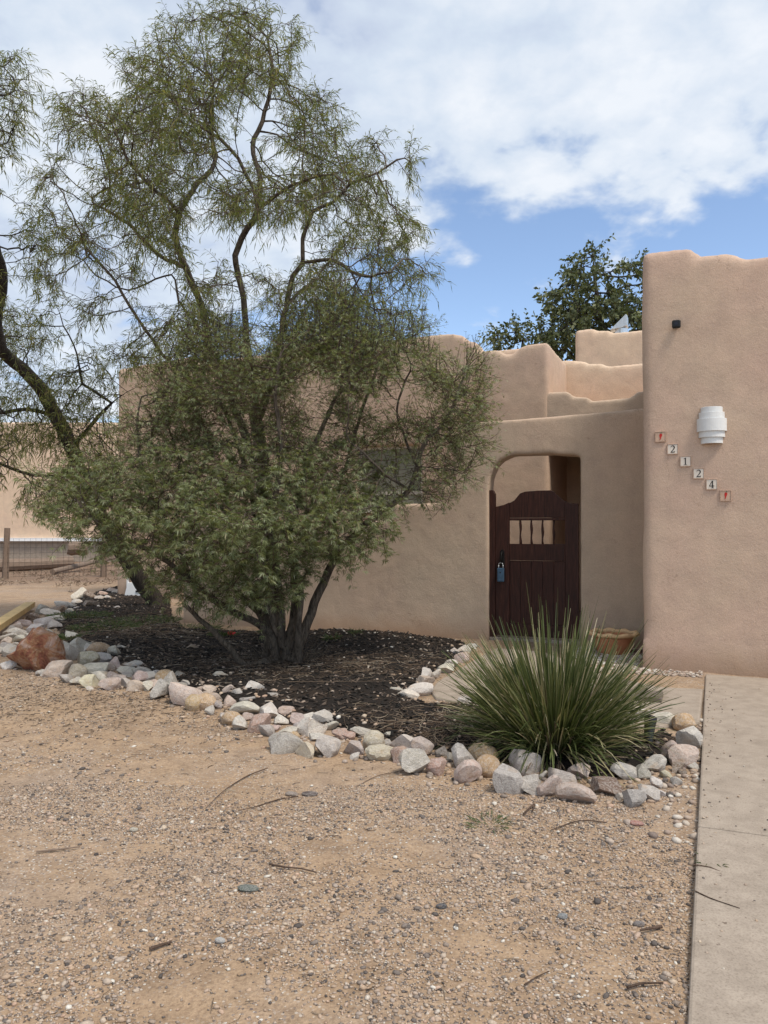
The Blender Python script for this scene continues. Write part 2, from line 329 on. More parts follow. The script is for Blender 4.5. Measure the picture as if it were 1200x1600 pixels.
bm = bmesh.new(); bm.from_mesh(bed.data); _co = np.array([v.co[:2] for v in bm.verts]); _far = (dpoly(_co[:, 0], _co[:, 1], BED) > .12) & ~inpoly(_co[:, 0], _co[:, 1], BED)
bmesh.ops.delete(bm, geom=[v for v, q in zip(list(bm.verts), _far) if q], context='VERTS'); bm.to_mesh(bed.data); bm.free()

# driveway and walkway: separate concrete slabs with open joints
sD, tD = st(1102, 1058); _, tJ = st(1092, 1276)
drive = empty('driveway', hp(sD, 0), 0, kind='structure')
def slab(name, pts, z0, z1, parent, m=CONC, bev=.012):
    bm = bmesh.new(); a = [bm.verts.new((*p, z0)) for p in pts]; b_ = [bm.verts.new((*p, z1)) for p in pts]
    bm.faces.new(a[::-1]); bm.faces.new(b_)
    for i in range(len(pts)): bm.faces.new((a[i], a[(i+1) % len(pts)], b_[(i+1) % len(pts)], b_[i]))
    off = parent.location if parent else Vector((0,0,0)); bmesh.ops.translate(bm, verts=bm.verts, vec=-Vector(off))
    return bm_obj(name, bm, m, parent, bevel=bev)
e0 = gnd(1102.5, 1058)[:2]; e1 = gnd(1075, 1600)[:2]; E_ = (e0 - e1) / np.linalg.norm(e0 - e1)
def dq(s0, s1, t0, t1):                                             # driveway slabs, their left edge running along E_
    o = []
    for s, t in ((s0,t0),(s1,t0),(s1,t1),(s0,t1)): q = e0 + E_ * (t / float(E_ @ NN)) + U * s; o.append(tuple(q))
    return o
def hq(s0, s1, t0, t1): return [tuple(hp(s, t)[:2]) for s, t in ((s0,t0),(s1,t0),(s1,t1),(s0,t1))]
ts = [-.012, tJ, tJ-2.15, tJ-4.3, tJ-6.45, tJ-9]
for i in range(5):
    for j in range(2):
        slab('slab', dq(j*2.55, 2.535 + j*2.55, ts[i+1] + .009, ts[i] - .009), -.12, .035 + (.004 if i == 1 else 0), drive)
        if j == 0 and i: slab('joint_filler', dq(0.01, 5.0, ts[i] - .0088, ts[i] + .0088), -.1, .018, drive, MULCH, 0)
walk = empty('walkway', Vector((*gnd(860, 1090)[:2], 0)), 0, kind='structure')
wp = [st(*p) for p in ((1099,1081),(1030,1078),(950,1060),(900,1040),(850,1022),(775,1016),(748,1030),(712,1052),(684,1068),(672,1083),(680,1095),(715,1101),(770,1102),(850,1120),(950,1136),(1010,1142),(1094,1133))]
slab('slab', [tuple(hp(s, t)[:2]) for s, t in wp], -.12, .03, walk, bev=.02)
yc = hp(1.3 - 3.2, 3.2)
yard = slab('courtyard_floor', hq(-5, 1.0, 1.9, 9), -.12, .02, None); tag(yard, kind='structure')

# ------------------------------------------------------------------ adobe building
ctex = bpy.data.textures.new('trowel', 'CLOUDS'); ctex.noise_scale = .9
ctex2 = bpy.data.textures.new('trowel_fine', 'CLOUDS'); ctex2.noise_scale = .22
def adobe(name, outline, t0, t1, m, parent=None, vox=.045, it=5, disp=.03):
    bm = bmesh.new(); prism(bm, outline, t0, t1); o = bm_obj(name, bm, m, parent, smooth=True, mtx=HM)
    if parent: o.matrix_parent_inverse = Matrix.Translation(-Vector(parent.location))
    r = o.modifiers.new('remesh', 'REMESH'); r.mode = 'VOXEL'; r.voxel_size = vox; r.use_smooth_shade = True
    s = o.modifiers.new('smooth', 'SMOOTH'); s.iterations = it; s.factor = .5
    for tx, st_ in ((ctex, disp), (ctex2, disp*.3)):
        d = o.modifiers.new('displace', 'DISPLACE'); d.texture = tx; d.strength = st_; d.mid_level = .5; d.texture_coords = 'GLOBAL'
    return o
def P(t, *pts): return [onp(x, y, t) for x, y in pts]
garage = empty('garage_block', hp(0, 0), 0, 'tall tan stucco block with a stepped parapet beside the concrete driveway', 'building')
top = P(0, (1003,400),(1003,390),(1030,388),(1078,384),(1090,398),(1146,390),(1160,403),(1200,398)); zt = top[-1][1]
adobe('wall', [(0,-.3)] + [(max(0, s), z) for s, z in top] + [(5.2, zt), (5.2, -.3)], 0, 4.5, ST_TALL, garage, vox=.06, it=5)
T1 = 1.45
yardwall = empty('courtyard_wall', hp(*[st(735,998)[0], T1]), 0, 'taupe stucco courtyard wall with an arched gateway, stepping down behind the shrub', 'wall')
sL = onp(285, 970, T1)[0]
o_ = P(T1, (500,820),(600,812),(612,808),(614,788),(688,786),(691,762),(707,757),(709,682),(722,671),(748,659),(775,657),(850,651),(930,645),(1000,638))
arch = P(T1, (907,1003),(906,712),(860,709),(800,711),(783,718),(772,729),(765,748),(763,770),(763,1003))
s_r = arch[0][0]; s_l = arch[-1][0]
pts = [(sL, -.3), (sL, o_[0][1])] + o_ + [(o_[-1][0] + .35, o_[-1][1]), (o_[-1][0] + .35, -.3), (s_r, -.3)] + arch[1:-1] + [(s_l, -.3)]
adobe('wall', pts, T1, T1 + .30, ST_YARD, yardwall, vox=.028, it=5, disp=.02)
bm = bmesh.new(); box(bm, s_l + .01, s_r - .01, T1 + .02, T1 + .5, -.1, .035); bm_obj('threshold', bm, CONC, yardwall, mtx=Matrix.Translation(-Vector(yardwall.location)) @ HM)

house = empty('adobe_house', hp(-3, 4.6), 0, 'main pueblo style house with stepped stucco parapets behind the courtyard wall', 'building')
TF = 4.7; f_ = P(TF, (183,600),(183,576),(300,556),(310,566),(420,551),(432,537),(560,524),(575,534),(650,525),(697,520),(722,522),(729,531),(746,534),(750,548),(790,545))
wf = P(TF, (556,699),(658,800)); (ws0, wz1), (ws1, wz0) = wf
hole = lambda: None
# main wing: built around the window opening
zmid = f_[0][1]
adobe('wall', [(f_[0][0], -.3)] + f_ + [(f_[-1][0] + .4, f_[-1][1]), (f_[-1][0] + .4, -.3), (ws1, -.3), (ws1, wz1), (ws0, wz1), (ws0, -.3)], TF, TF + .45, ST_HOUSE, house, vox=.06, it=3)
adobe('wall_below_window', [(ws0 - .1, -.3), (ws0 - .1, wz0), (ws1 + .1, wz0), (ws1 + .1, -.3)], TF + .03, TF + .40, ST_HOUSE, house, vox=.045, it=2)
bm = bmesh.new(); box(bm, f_[0][0] + .2, f_[-1][0], TF + .8, TF + 6, -.2, 3.9); bm_obj('roof_mass', bm, ST_HOUSE, house, mtx=Matrix.Translation(-Vector(house.location)) @ HM)
TA = 3.6
a_ = P(TA, (752,556),(753,545),(779,545),(786,552),(803,551),(812,540),(838,536),(856,534)); cs = onp(857, 600, TA)[0]
adobe('parapet_block', [(a_[0][0], -.3)] + a_ + [(cs, a_[-1][1]), (cs, -.3)], TA, TA + 2.2, ST_HOUSE, house, vox=.05, it=7)
b_ = P(TA, (852,612),(885,611),(896,619),(917,620),(925,626),(984,621),(996,611),(1030,608)); zb = onp(900, 700, TA)[1] - .04
adobe('porch_lintel', [(cs - .3, zb), (cs - .3, b_[0][1])] + b_ + [(b_[-1][0] + 2, b_[-1][1]), (b_[-1][0] + 2, zb)], TA + .02, TA + .45, ST_YARD, house, vox=.035, it=4)
bm = bmesh.new(); box(bm, cs - .2, cs + 3.5, TA + .4, 5.9, b_[0][1] - .75, b_[0][1] - .5); bm_obj('porch_roof', bm, ST_HOUSE, house, mtx=Matrix.Translation(-Vector(house.location)) @ HM)
bm = bmesh.new(); box(bm, cs + 1.6, cs + 3.6, TA + .05, TA + 2.3, -.2, b_[0][1] - .8); bm_obj('porch_side_wall', bm, ST_HOUSE, house, mtx=Matrix.Translation(-Vector(house.location)) @ HM)
TC = 5.35; c_ = P(TC, (880,563),(912,563),(917,568),(940,567),(947,572),(1000,567),(1030,564))
adobe('upper_wall', [(c_[0][0] - .5, -.3), (c_[0][0] - .5, c_[0][1])] + c_ + [(c_[-1][0] + 2.5, c_[-1][1]), (c_[-1][0] + 2.5, -.3)], TC, TC + .4, ST_SUN, house, vox=.055, it=3)
TD = 8.; d_ = P(TD, (898,522),(899,515),(926,512),(931,516),(950,515),(958,519),(1002,515),(1030,513))
adobe('clerestory_wall', [(d_[0][0], 3)] + d_ + [(d_[-1][0] + 2.5, d_[-1][1]), (d_[-1][0] + 2.5, 3)], TD, TD + 2.5, ST_SUN, house, vox=.06, it=4)
# window in the main wing
win = empty('window', (0, 0, 0)); win.parent = house; win.matrix_parent_inverse = Matrix.Translation(-Vector(house.location))
def hpiece(name, s0, s1, t0, t1, z0, z1, m, parent, bev=.004):
    bm = bmesh.new(); box(bm, s0, s1, t0, t1, z0, z1); return bm_obj(name, bm, m, parent, mtx=HM, bevel=bev)
tw = TF + .14; fw = .05
hpiece('frame', ws0, ws0 + fw, tw, tw + .07, wz0, wz1, FRAME_W, win); hpiece('frame', ws1 - fw, ws1, tw, tw + .07, wz0, wz1, FRAME_W, win)
hpiece('frame', ws0 + fw, ws1 - fw, tw, tw + .07, wz1 - fw, wz1, FRAME_W, win); hpiece('frame', ws0 + fw, ws1 - fw, tw, tw + .07, wz0, wz0 + fw, FRAME_W, win)
zr = onp(640, 770, tw)[1]; hpiece('rail', ws0 + fw, ws1 - fw, tw + .005, tw + .06, zr - .03, zr + .03, FRAME_W, win)
hpiece('pane', ws0 + fw, ws1 - fw, tw + .03, tw + .04, zr + .03, wz1 - fw, GLASS, win); hpiece('pane', ws0 + fw, ws1 - fw, tw + .03, tw + .04, wz0 + fw, zr - .03, GLASS, win)
hpiece('sill', ws0 - .05, ws1 + .05, TF - .04, TF + .14, wz0 - .01, wz0 + .05, FRAME_W, win)
# roof vent
vp = at(971, 516, 16.3); vent = empty('roof_vent', vp, -ALPHA, 'galvanised metal roof vent with an upturned hood above the far parapet', 'roof vent')
bm = bmesh.new(); tube(bm, [(0,0,-.9),(0,0,.02)], .13, 16); bm_obj('pipe', bm, STEEL, vent, smooth=False)
bm = bmesh.new(); prism(bm, [(-.22,.0),(.10,.30),(.13,.28),(.13,.06),(.0,.02)], -.14, .14); bm_obj('hood', bm, STEEL, vent, bevel=.008)

# distant pale building
tb = 22.; near = at(60, 860, 34.)
far_b = empty('neighbour_building', (near[0], 34, 0), 0, 'pale tan neighbouring building with a white ledge far behind the left trees', 'building')
bm = bmesh.new(); box(bm, -9.2, 4.0, 0, 7, .9, 6.2); bm_obj('wall', bm, ST_SUN, far_b, bevel=.1)
bm = bmesh.new(); box(bm, -9.3, 4.1, -.16, 7.1, .92, 1.06); bm_obj('ledge', bm, PLASTIC, far_b)
bm = bmesh.new(); box(bm, -9.1, 3.9, .05, 6.9, -.2, .92); bm_obj('foundation', bm, CONC, far_b)
for x in (-4.2, 2.1):
    f = link('window', None, None, far_b); f.empty_display_size = .1
    bm = bmesh.new(); box(bm, x - .6, x + .6, -.03, .05, 2.6, 4.0); bm_obj('frame', bm, FRAME_W, f)
    bm = bmesh.new(); box(bm, x - .52, x + .52, -.045, .03, 2.68, 3.92); bm_obj('pane', bm, GLASS, f)

# ------------------------------------------------------------------ gate
TG = T1 + .07
s0, _ = onp(765, 900, TG); s9, _ = onp(904, 900, TG)
gate = empty('gate', hp(s0, TG), 0, 'dark brown wooden gate with a scalloped top and barred opening in the archway', 'gate')
GI = Matrix.Translation(-Vector(gate.location))
def G(x, y): return onp(x, y, TG)
def gp(name, pts, t0=0., t1=.045, m=WOOD, parent=gate, bev=.004):
    bm = bmesh.new(); prism(bm, pts, TG + t0, TG + t1); return bm_obj(name, bm, m, parent, bevel=bev, mtx=GI @ HM)
gz0 = .06
sa = G(774,900)[0]; sb = G(796,900)[0]; sc_ = G(883,900)[0]; sd = s9
gp('post', [(s0, gz0-.05), (s0, G(765,766)[1]), (s0+.05, G(765,766)[1]), (sa-.003, G(774,772)[1]), (sa-.003, gz0-.05)], -.02, .07)
gp('stile', [(sa, gz0), (sa, G(774,792)[1]), (G(787,790)[0], G(787,789)[1]), (sb-.002, G(796,785)[1]), (sb-.002, gz0)])
gp('stile', [(sc_+.002, gz0), (sc_+.002, G(883,783)[1]), (G(890,786)[0], G(890,786)[1]), (sd, G(902,787)[1]), (sd, gz0)])
zt0 = G(840,809)[1]; zo = G(840,850)[1]; zrl = G(840,876)[1]
gp('head_board', [(sb, zt0), (sb, G(796,786)[1])] + [G(x, y) for x, y in ((803,782),(808,776),(812,771),(820,768),(840,766.5),(860,766),(866,769),(872,775),(878,780))] + [(sc_, G(883,783)[1]), (sc_, zt0)], .008, .038)
gp('rail', [(sb, zt0-.035), (sb, zt0-.003), (sc_, zt0-.003), (sc_, zt0-.035)]); gp('rail', [(sb, zrl), (sb, zo), (sc_, zo), (sc_, zrl)], .004, .042)
gp('bottom_rail', [(sb, gz0), (sb, gz0+.16), (sc_, gz0+.16), (sc_, gz0)], .004, .042)
for i in range(1, 5):                                   # wavy iron bars in the opening
    s = sb + (sc_ - sb) * (i / 5 + .0); bm = bmesh.new()
    tube(bm, [(s + .003*math.sin(k*1.3 + i), TG + .022, zo - .005 + (zt0 - .03 - zo) * k / 8) for k in range(9)], [.015 + .004*math.sin(k*1.1+i) for k in range(9)], 8)
    bm_obj('bar', bm, WOOD, gate, smooth=True, mtx=GI @ HM)
for i in range(5):
    a = sb + (sc_ - sb) * i / 5; c2 = sb + (sc_ - sb) * (i + 1) / 5 - .001
    gp('plank', [(a, gz0 + .162), (a, zrl - .004), (c2, zrl - .004), (c2, gz0 + .162)], .012, .034, bev=.006)
hs, hz_ = G(785, 868)
hd = gp('handle', [(hs-.03, hz_-.14), (hs-.03, hz_+.06), (hs+.0, hz_+.09), (hs+.03, hz_+.06), (hs+.03, hz_-.14), (hs, hz_-.17)], -.006, -.001, IRON)
bm = bmesh.new(); tube(bm, [(hs, TG-.004, hz_+.05), (hs, TG-.05, hz_+.03), (hs, TG-.06, hz_-.03), (hs, TG-.05, hz_-.09), (hs, TG-.004, hz_-.11)], .011, 8)
bm_obj('pull', bm, IRON, hd, smooth=True, mtx=GI @ HM)
ls, lz = G(784, 897)
lock = empty('lockbox', hp(ls, TG - .05, lz), -ALPHA, 'blue grey key lockbox hanging from the gate handle', 'lockbox')
bm = bmesh.new(); box(bm, -.045, .045, -.025, .02, -.10, .085); bm_obj('body', bm, BLUEMETAL, lock, bevel=.01)
bm = bmesh.new(); box(bm, -.03, .03, -.032, -.0255, -.085, .05); bm_obj('face_plate', bm, BLUEMETAL, lock, bevel=.003)
bm = bmesh.new(); tube(bm, [(math.cos(a)*.03, 0, .12 + math.sin(a)*.035) for a in [math.pi*k/8 for k in range(9)]][::-1], .006, 8); tube(bm, [(.03,0,.08),(.03,0,.12)], .006, 8); tube(bm, [(-.03,0,.08),(-.03,0,.12)], .006, 8)
bm_obj('shackle', bm, STEEL, lock, smooth=True)
bm = bmesh.new(); tube(bm, [(0,-.036,.025),(0,-.031,.025)], .01, 12); bm_obj('dial', bm, BLACK, lock)

# ------------------------------------------------------------------ fittings on the tall wall
def wallthing(name, px, py, label, cat, group=None, out=.0):
    s, z = onp(px, py, 0); return empty(name, hp(s, -out, z), -ALPHA, label, cat, group)
cmr = wallthing('security_camera', 1057, 508, 'small black cube security camera high on the tall stucco wall', 'camera')
bm = bmesh.new(); tube(bm, [(0,.03,-.01),(0,-.03,-.01)], .022, 12); bm_obj('mount', bm, BLACK, cmr)
bm = bmesh.new(); box(bm, -.043, .043, -.075, -.028, -.045, .040); bm_obj('body', bm, BLACK, cmr, bevel=.014)
bm = bmesh.new(); tube(bm, [(0,-.070,.0),(0,-.0775,.0)], .018, 16); bm_obj('lens', bm, LENS, cmr)
lamp = wallthing('wall_lamp', 1112, 663, 'white stepped half round wall lamp above the house numbers', 'wall lamp')
for i, (y0, y1, r) in enumerate(((634.5,643.5,.104),(643,653.5,.122),(653,673,.142),(672.5,682.5,.124),(682,692,.104))):
    z1 = onp(1112, y0, -.1)[1] - lamp.location.z; z0 = onp(1112, y1, -.1)[1] - lamp.location.z
    bm = bmesh.new(); n = 24; rings = []
    for (rr, z) in ((r, z0), (r, z1), (r - .012, z1), (r - .012, z0)):
        rings.append([bm.verts.new((math.cos(math.pi*k/n) * rr * 1.02, .0 - math.sin(math.pi*k/n) * rr * .85 + (.03 if k in (0, n) else 0), z)) for k in range(n+1)])
    for q in range(4):
        A, B = rings[q], rings[(q+1) % 4]
        for k in range(n): bm.faces.new((A[k], A[k+1], B[k+1], B[k]))
    bm_obj('shade_tier', bm, WHITE, lamp, bevel=.002)
bm = bmesh.new(); box(bm, -.09, .09, -.02, .02, -.15, .15); bm_obj('back_plate', bm, WHITE, lamp)
def shape(bm, polys, y):
    for pl in polys:
        f = bm.faces.new([bm.verts.new((x, y, z)) for x, z in [(u_*1.12, v_*1.12) for u_, v_ in pl]]); r = bmesh.ops.extrude_face_region(bm, geom=[f])
        bmesh.ops.translate(bm, verts=[v for v in r['geom'] if isinstance(v, bmesh.types.BMVert)], vec=(0, -.002, 0))
def stroke(pts, ws):
    Lf, Rt = [], []
    for i, p in enumerate(pts):
        a = pts[max(0, i-1)]; c = pts[min(len(pts)-1, i+1)]; d = Vector((c[0]-a[0], c[1]-a[1])).normalized(); n = Vector((-d.y, d.x)) * ws[i] / 2
        Lf.append((p[0]+n.x, p[1]+n.y)); Rt.append((p[0]-n.x, p[1]-n.y))
    return Lf + Rt[::-1]
def arc(cx, cz, rx, rz, a0, a1, n=10): return [(cx + rx*math.cos(R(a0+(a1-a0)*k/n)), cz + rz*math.sin(R(a0+(a1-a0)*k/n))) for k in range(n+1)]
two = arc(0, .016, .0155, .0165, 165, -25, 9) + [(.006,-.004),(-.006,-.018),(-.017,-.030)]
GLY = {'2': [stroke(two, [.004,.004,.004,.005,.006,.008,.009,.009,.009,.009,.007,.005,.003]), [(-.018,-.032),(.017,-.032),(.021,-.018),(.018,-.018),(.013,-.025),(-.014,-.025)]],
       '1': [[(-.004,-.030),(.005,-.030),(.005,.033),(.002,.033),(-.013,.026),(-.012,.023),(-.004,.024)], [(-.013,-.033),(.014,-.033),(.014,-.030),(-.013,-.030)]],
       '4': [[(.003,-.030),(.012,-.030),(.012,.033),(.003,.033)], [(-.022,-.018),(.022,-.018),(.022,-.011),(-.022,-.011)], stroke([(-.019,-.012),(.005,.031)], [.005,.005]), [(-.003,-.033),(.018,-.033),(.018,-.030),(-.003,-.030)]]}
CHILI = [stroke([(.006,.028),(.004,.018),(.002,.006),(.0,-.008),(.001,-.020),(-.004,-.028),(-.010,-.029)], [.016,.024,.022,.014,.007,.006,.003])]
tiles = [(1032,682.5,'c','terracotta tile with a red chilli pepper, first of the stair of address tiles'),
         (1051,702,'2','cream address tile with numeral 2 directly below the upper chilli tile'),
         (1071,721,'1','cream address tile with numeral 1 in the middle of the stair of tiles'),
         (1091.5,740,'2','cream address tile with numeral 2 between tile 1 and tile 4'),
         (1112,757,'4','cream address tile with numeral 4 below the white wall lamp'),
         (1133.5,774.5,'c','terracotta tile with a red chilli pepper at the bottom of the address tiles')]
for px, py, ch, lab in tiles:
    o = wallthing('address_tile', px, py, lab, 'address tile', 'house number tiles set in the stucco wall', .0)
    h = .048; bm = bmesh.new(); box(bm, -h, h, -.014, .03, -h, h); bm_obj('tile', bm, TILE_T if ch == 'c' else TILE, o, bevel=.002)
    bm = bmesh.new()
    for (a, b2, c2, d2) in ((-h-.006, h+.006, h+.001, h+.009), (-h-.006, h+.006, -h-.007, -h-.001), (-h-.006, -h-.001, -h-.001, h+.001), (h+.001, h+.006, -h-.001, h+.001)):
        box(bm, a, b2, -.019, .02, c2, d2)
    bm_obj('stucco_lip', bm, ST_TALL, o, bevel=.006)
    bm = bmesh.new(); shape(bm, CHILI if ch == 'c' else GLY[ch], -.0155); bm_obj('chilli_motif' if ch == 'c' else 'numeral', bm, RED if ch == 'c' else INK, o)
    if ch == 'c':
        bm = bmesh.new(); shape(bm, [stroke([(.006,.028),(.009,.036),(.013,.040)], [.006,.004,.003])], -.0155); bm_obj('stem', bm, plain('green_glaze', (.05,.12,.03)), o)

# ------------------------------------------------------------------ rocks
def rock_mesh(seed, cuts=9, rough=.045, sub=3, rounded=False):
    rg = np.random.default_rng(seed); bm = bmesh.new(); bmesh.ops.create_icosphere(bm, subdivisions=sub, radius=1)
    V = np.array([v.co[:] for v in bm.verts])
    if not rounded:
        for k in range(cuts):
            n = rg.normal(size=3); n /= np.linalg.norm(n); d = rg.uniform(.38, .78)
            e = V @ n - d; V = V - np.outer(np.clip(e, 0, None), n)
    f = sum(np.sin(V @ rg.normal(size=3) * (2.5 + 2*k) + rg.uniform(0, 6)) * rough / (k+1) for k in range(4)); V = V * (1 + f[:, None])
    V /= np.abs(V).max(axis=0)
    for v, c in zip(bm.verts, V): v.co = c
    me = bpy.data.meshes.new('rock'); bm.to_mesh(me); bm.free(); me.materials.append(ROCK)
    me.polygons.foreach_set('use_smooth', np.ones(len(me.polygons), bool)); me.set_sharp_from_angle(angle=R(24)); return me
RM = [rock_mesh(100 + i) for i in range(16)]; RR = [rock_mesh(300 + i, rounded=True, rough=.07) for i in range(4)]
COL = {'g': ((.41,.37,.325), 'grey'), 'l': ((.54,.49,.43), 'pale grey'), 'p': ((.50,.39,.33), 'pinkish grey'), 'w': ((.62,.56,.49), 'whitish'), 't': ((.46,.32,.18), 'tan'),
       'b': ((.20,.14,.10), 'brown'), 'k': ((.46,.31,.25), 'pink'), 'y': ((.50,.44,.32), 'cream'), 'v': ((.40,.335,.30), 'purplish grey')}
ROCKS = '''637,1160,45,27,w 662,1169,34,30,v 693,1173,20,15,v 649,1197,42,40,g 687,1197,32,34,k 725,1185,32,38,g 725,1212,45,34,p 758,1180,38,32,t 764,1200,30,34,t 819,1195,48,36,g 795,1223,42,44,g 834,1229,36,32,g
863,1234,36,31,p 882,1215,38,28,v 904,1205,30,24,p 906,1244,52,30,p 954,1231,52,28,b 984,1210,40,25,l 1005,1211,24,24,g 992,1250,32,28,g 1014,1241,34,30,g 1025,1196,38,26,g 1046,1175,28,32,p 1077,1184,36,34,p
1081,1155,36,36,l 1073,1130,30,29,t 1041,1126,32,24,l 1061,1199,24,16,b 1027,1225,15,18,w 584,1161,28,31,Y 597,1178,42,24,Y 627,1184,34,24,k 553,1166,32,30,v 571,1146,38,16,l 606,1161,18,10,g 606,1148,13,9,g
542,1150,20,16,k 344,1060,27,16,l 352,1082,22,18,p 332,1091,20,14,p 337,1102,17,14,g 354,1097,19,17,p 370,1084,18,18,g 393,1078,29,22,l 390,1094,26,12,g 426,1089,23,20,g 447,1099,31,15,l 385,1108,43,22,l
418,1111,31,26,w 448,1111,25,20,p 435,1124,25,16,w 466,1123,21,18,p 348,1121,19,20,l 360,1124,25,21,t 377,1131,23,23,l 402,1134,29,28,k 417,1142,24,22,g 485,1121,24,16,l 508,1123,31,22,g 485,1139,34,30,w
515,1136,26,14,l 494,1152,24,16,l 444,1146,30,17,l 441,1165,50,32,g 480,1172,30,27,y 514,1169,37,37,g 536,1148,28,17,k 533,1131,13,8,k 322,1080,20,17,p 301,1101,20,22,t 318,1100,24,22,t 292,1089,38,33,p
275,1082,28,25,g 267,1075,22,34,g 278,1058,18,13,g 247,1083,21,27,g 256,1062,23,18,t 236,1073,17,18,p 223,1075,18,17,l 206,1076,25,15,p 194,1069,19,17,l 169,1073,26,21,p 215,1061,28,16,p 231,1060,26,15,l
190,1048,23,17,l 210,1040,24,11,l 214,1050,30,12,l 158,1063,15,18,l 155,1055,22,13,l 172,1058,17,13,v 187,1061,18,12,v 138,1068,23,19,y 139,1079,9,6,w 144,1046,40,23,l 160,1029,24,16,l 177,1022,21,18,g
192,1014,33,11,l 151,1016,25,17,t 134,1015,13,13,w 129,1034,28,20,y 200,1030,17,9,g 178,1039,15,15,p 166,1044,16,10,p 83,1048,29,23,p 105,1023,22,22,l 93,1013,20,15,g 80,1006,21,17,g 120,1011,28,19,g
128,1005,13,9,g 109,992,21,13,l 87,999,15,7,p 114,1051,25,19,y 85,968,32,11,l 62,973,23,15,l 79,977,19,13,l 80,961,27,11,l 89,953,22,15,b 61,954,17,15,g 104,956,12,10,w 99,944,23,10,l 112,946,16,9,l
118,941,14,10,W 137,944,24,15,b 124,929,21,20,w 137,931,17,16,b 125,951,18,7,w 150,935,14,11,g 165,934,14,8,w 180,950,16,9,l 160,928,13,11,k 172,923,20,9,p 181,926,14,8,l 177,936,9,6,w 152,949,9,6,w
44,967,21,12,b 50,984,22,13,l 22,991,28,15,l 27,981,19,11,p 39,975,17,10,p 14,988,16,13,g 10,998,20,13,g 15,1018,19,23,l 4,1006,14,17,p 30,999,19,11,l 40,993,13,9,l 8,1040,20,13,w -6,1020,18,12,l 8,1012,13,9,g
20,1008,15,9,w 24,978,14,9,p 70,989,13,8,l 621,1079,18,11,l 637,1087,28,15,w 656,1080,36,20,W 664,1065,24,17,p 666,1053,19,21,w 682,1053,16,16,l 647,1063,22,9,l 694,1044,25,18,w 707,1035,19,13,l 710,1016,17,13,l
720,1025,23,20,p 728,1014,21,13,w 740,1010,15,9,w 633,1075,10,9,k 731,1097,30,11,w 997,1118,46,10,w 625,1101,13,8,k 684,1392,0,0,x 101,1061,17,13,g 64,1052,13,9,l 97,1041,15,12,p 118,1066,14,11,g 128,1049,17,12,p
147,1032,15,10,g 199,1053,14,9,g 242,1052,13,9,l 287,1071,15,12,l 312,1079,14,10,p 329,1112,14,12,l 388,1121,17,12,p 432,1137,15,12,p 462,1136,17,12,l 458,1150,15,11,t 555,1182,13,9,l 573,1135,12,8,w 703,1184,14,12,l
745,1172,15,12,g 776,1207,14,12,g 851,1212,14,11,l 930,1222,14,11,l 1044,1211,16,14,y 1058,1222,15,12,g 1033,1240,13,11,w 1070,1207,14,11,b 1086,1196,14,12,l 971,1246,14,11,l -20,1003,20,14,l -24,1024,24,17,g -14,990,18,13,p'''
recs = []
for tok in ROCKS.split():
    a = tok.split(','); px, py, pw, ph = map(float, a[:4]); k = a[4]
    if k != 'x': recs.append([px, py, pw, ph, k])
def zone(px, py):
    if 600 < px < 750 and py < 1110: return 'in the short row by the walkway'
    if px > 1018: return 'beside the driveway'
    if px > 780: return 'before the grass clump'
    if px > 668: return 'left of the grass clump'
    if px > 560: return 'in the border mid yard'
    if px > 470: return 'right of the shrub trunks'
    if px > 400: return 'below the shrub trunks'
    if px > 325: return 'left of the shrub trunks'
    if px > 225: return 'under the shrub left side'
    if px > 97 and py > 1001: return 'heaped right of the red boulder'
    if py > 1001: return 'against the red boulder'
    if px > 92: return 'before the white chair'
    return 'by the yellow timber'
for r in recs:
    k = r[4]; r.append(zone(r[0], r[1])); r.append('small' if r[2] < 18 else 'medium' if r[2] < 32 else 'large')
ORD = ['leftmost', 'second from left', 'third from left', 'fourth from left', 'fifth from left', 'sixth from left', 'seventh from left', 'eighth from left', 'ninth from left']
from collections import defaultdict
grp = defaultdict(list)
for r in recs: grp[(r[5], r[6], r[4].lower())].append(r)
for key, rs in grp.items():
    rs.sort(key=lambda r: r[0]); cn = COL[key[2]][1] if key[2] != 'y' or True else ''
    for i, r in enumerate(rs):
        d = f'{key[1]} {cn} rock' + ('s' if len(rs) > 1 else '')
        r.append(f'{d} {key[0]}' if len(rs) == 1 else (f'{ORD[i]} of the {d} {key[0]}' if i < len(rs)-1 or len(rs) < 3 else f'rightmost of the {d} {key[0]}'))
        if len(rs) == 2: r[-1] = f'{"left" if i == 0 else "right"} one of two {d} {key[0]}'
for i, (px, py, pw, ph, k, zn, sz, lab) in enumerate(recs):
    rd = k.isupper() or k == 't'; me = (RR if rd else RM)[i % (4 if rd else 16)]
    g0 = gnd(px, py + ph * .42); d = g0[1]; wx = pw / FPX * d / 2; hz2 = max(.25 * pw, ph * .92) / FPX * d / 2
    o = bpy.data.objects.new('rock', me); C.objects.link(o)
    if px < 335 and py > 960 or px < 95: wx *= 1.14; hz2 *= 1.18
    dep = min(wx, hz2 * 1.3) * random.uniform(.85, 1.15)
    o.scale = (wx * 1.34, dep * 1.25, hz2 * 1.36); o.rotation_euler = (random.uniform(-.2, .2), random.uniform(-.25, .25), random.uniform(-.35, .35) + (math.pi if random.random() < .5 else 0))
    o.location = (g0[0], g0[1] + dep * .8, hz2 * .70 + float(gz(g0[0], g0[1])))
    c = COL[k.lower()][0]; j = random.uniform(.85, 1.15); o.color = (c[0]*j, c[1]*j*random.uniform(.97, 1.03), c[2]*j*random.uniform(.95, 1.05), 1)
    tag(o, lab, 'rock', 'rocks edging the planting bed')
fx, fy, fs = [], [], []
